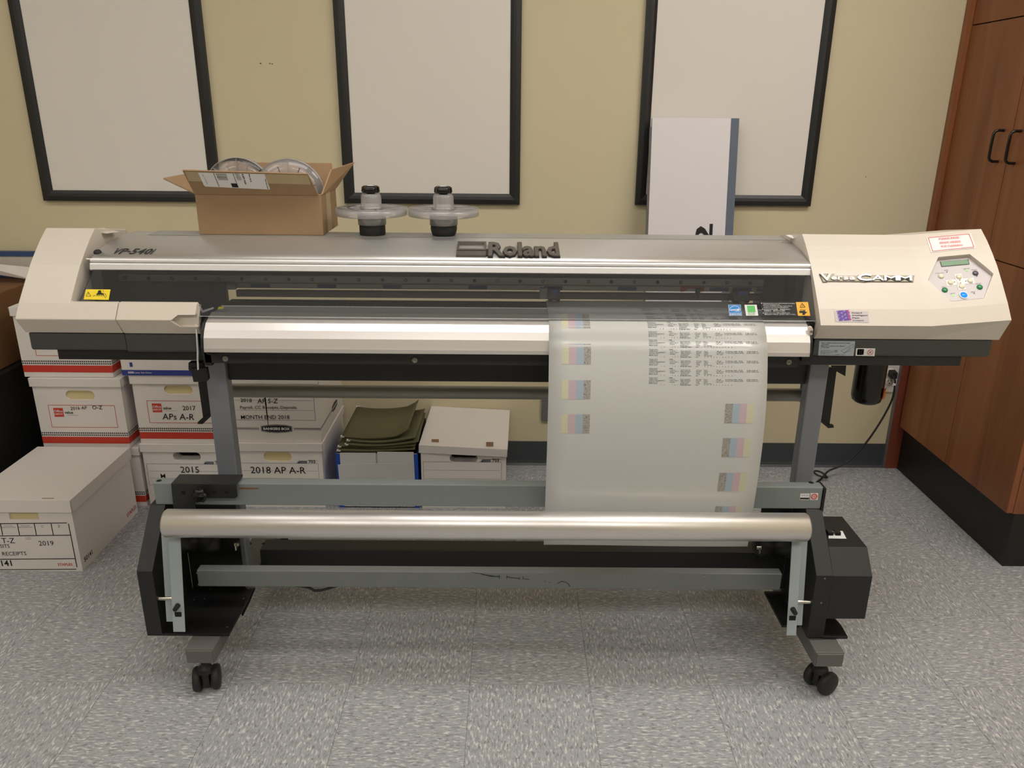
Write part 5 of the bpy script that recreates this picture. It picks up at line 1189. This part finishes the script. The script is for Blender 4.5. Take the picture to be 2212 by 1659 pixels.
# cardboard box
bx0, bx1, by0, by1, bz0, bz1 = -.800, -.480, 2.062, 2.245, ZT+.0002, 1.1745
t = thing('cardboard_box', 'open brown cardboard box holding two clear reel flanges, on top of the machine', 'box', ((bx0+bx1)/2, 2.15, bz0))
th = .004; b = B('cardboard')
b.box(bx0, bx1, by0, by0+th, bz0, bz1); b.box(bx0, bx1, by1-th, by1, bz0, bz1); b.box(bx0, bx0+th, by0+th, by1-th, bz0, bz1); b.box(bx1-th, bx1, by0+th, by1-th, bz0, bz1); b.box(bx0+th, bx1-th, by0+th, by1-th, bz0, bz0+th)
b.build('box_body', t, bevel=.0012)
# front flap: leans out towards the room
ft = [PY(394.5, 366, 2.005), PY(664.6, 374, 2.005), PY(674, 392, 2.012), PY(684, 418, by0-.001), PY(416.5, 411.5, by0-.001)]
ft[3] = Vector((bx1-.006, by0, bz1)); ft[4] = Vector((bx0+.001, by0, bz1)); nfl = (ft[3]-ft[4]).cross(PY(394.5, 366, 2.005)-ft[4]).normalized(); nfl = -nfl if nfl.y > 0 else nfl; ft[0], ft[1], ft[2] = [PP(*p, ft[4], nfl) for p in ((394.5, 366), (664.6, 374), (674, 392))]
B('cardboard').extr(ft, nfl*.0035).build('front_flap', t)
u = (ft[1]-ft[0]); nfl = (ft[3]-ft[4]).cross(ft[0]-ft[4]).normalized(); nfl = -nfl if nfl.y > 0 else nfl
def FQ2(px, py, up=.0042): return PP(px, py, ft[4], nfl)+nfl*up
b = B('tape_tan'); b.poly([FQ2(*p) for p in ((400, 367.5), (665, 375.5), (672, 396), (408, 388.5))]); b.build('flap_tape', t, fix=False)
b = B('ink_white'); L8 = lambda a, c_: (400+a/5.82, 320+c_/5.82)
b.poly([FQ2(*L8(*p), .0048) for p in ((165, 290), (1000, 308), (1070, 490), (1062, 503), (258, 465), (240, 450))])
def ll(p, q, w_): b.quadline(FQ2(*L8(*p), .0048), FQ2(*L8(*q), .0048), w_, nfl, 'ink_black')
ll((360, 292), (432, 465), .0012); ll((605, 300), (672, 475), .0012); b.poly([FQ2(*L8(*p), .0052) for p in ((578, 423), (655, 426), (678, 476), (598, 472))], 'ink_black')
for k, w_ in enumerate((3, 1, 2, 1, 1, 3, 1, 2, 3, 1, 2, 1, 3)):
    y0_ = 302+k*6.1; b.poly([FQ2(*L8(*p), .0052) for p in ((383+k*3.2, y0_), (518+k*2.2, y0_+2), (519+k*2.2, y0_+2+w_*1.1), (384+k*3.2, y0_+w_*1.1))], 'ink_black')
    b.poly([FQ2(*L8(*p), .0052) for p in ((628+k*2.6, y0_+2), (690+k*2.3, y0_+3), (691+k*2.3, y0_+3+w_), (629+k*2.6, y0_+2+w_))], 'ink_dark')
def vtext(s, p, q, h): b.text(s, FQ2(*L8(*p), .0048), FQ2(*L8(*q), .0048), nfl, 'ink_black', h=h, bold=.03)
vtext('0 071 9-01', (712, 305), (755, 432), .0045); vtext('IN 8.5', (800, 308), (825, 405), .003); vtext('ship to address', (222, 310), (285, 430), .0012); vtext('TRK 8012 4433', (1003, 365), (1040, 495), .0025)
b.build('shipping_label', t, fix=False)
# other flaps
B('cardboard').extr([(bx0, by0+.006, bz1), (bx0, by1-.002, bz1), (PY(396, 372, by1-.01).x, by1-.01, PY(396, 376, by1-.01).z), (PY(354.5, 384.5, 2.09).x, 2.085, PY(354.5, 384.5, 2.085).z)], (0, .0, -.0035)).build('side_flap', t)
pR = PY(752, 357, 2.16); B('cardboard_light').extr([(bx1, by0+.002, bz1-.001), (bx1, by1-.004, bz1-.001), (pR.x, by1-.01, pR.z+.003), (pR.x-.03, by0+.02, PY(709, 366, by0+.02).z)], (.0035, 0, .0)).build('side_flap', t)
zb_k = PY(640, 352, by1-.01).z; B('cardboard_light').extr([(bx0+.03, by1-.004, bz1), (bx1-.004, by1-.004, bz1), (bx1-.006, by1-.004, zb_k), (bx0+.03, by1-.004, zb_k)], (0, .004, 0)).build('back_flap', t)
b = B('tape_tan'); b.box(bx1-.0002, bx1+.0006, by0+.055, by0+.105, bz0+.001, bz1-.002); b.build('side_tape', t)
# the two flanges standing on edge inside the box
for i, (px, pyc, lab) in enumerate(((503, 344, 'clear reel flange standing in the cardboard box, at its left end'), (620, 344.5, 'clear reel flange standing in the cardboard box, showing its black knob'))):
    yq = 2.13+.012*(1-i); top = PY(px, pyc, yq); c_ = Vector((top.x, yq, bz0+th+.0917)); 
    c_.y = 2.137 if i else 2.172; t = thing('media_flange', lab, 'reel flange', (c_.x, c_.y, bz0+th), group='clear reel flanges with black knobs')
    M = Matrix.Translation(c_) @ Matrix.Rotation(math.radians(90 if i else -90), 4, 'X') @ Matrix.Translation((0, 0, -.06)); reel_parts(t, M)
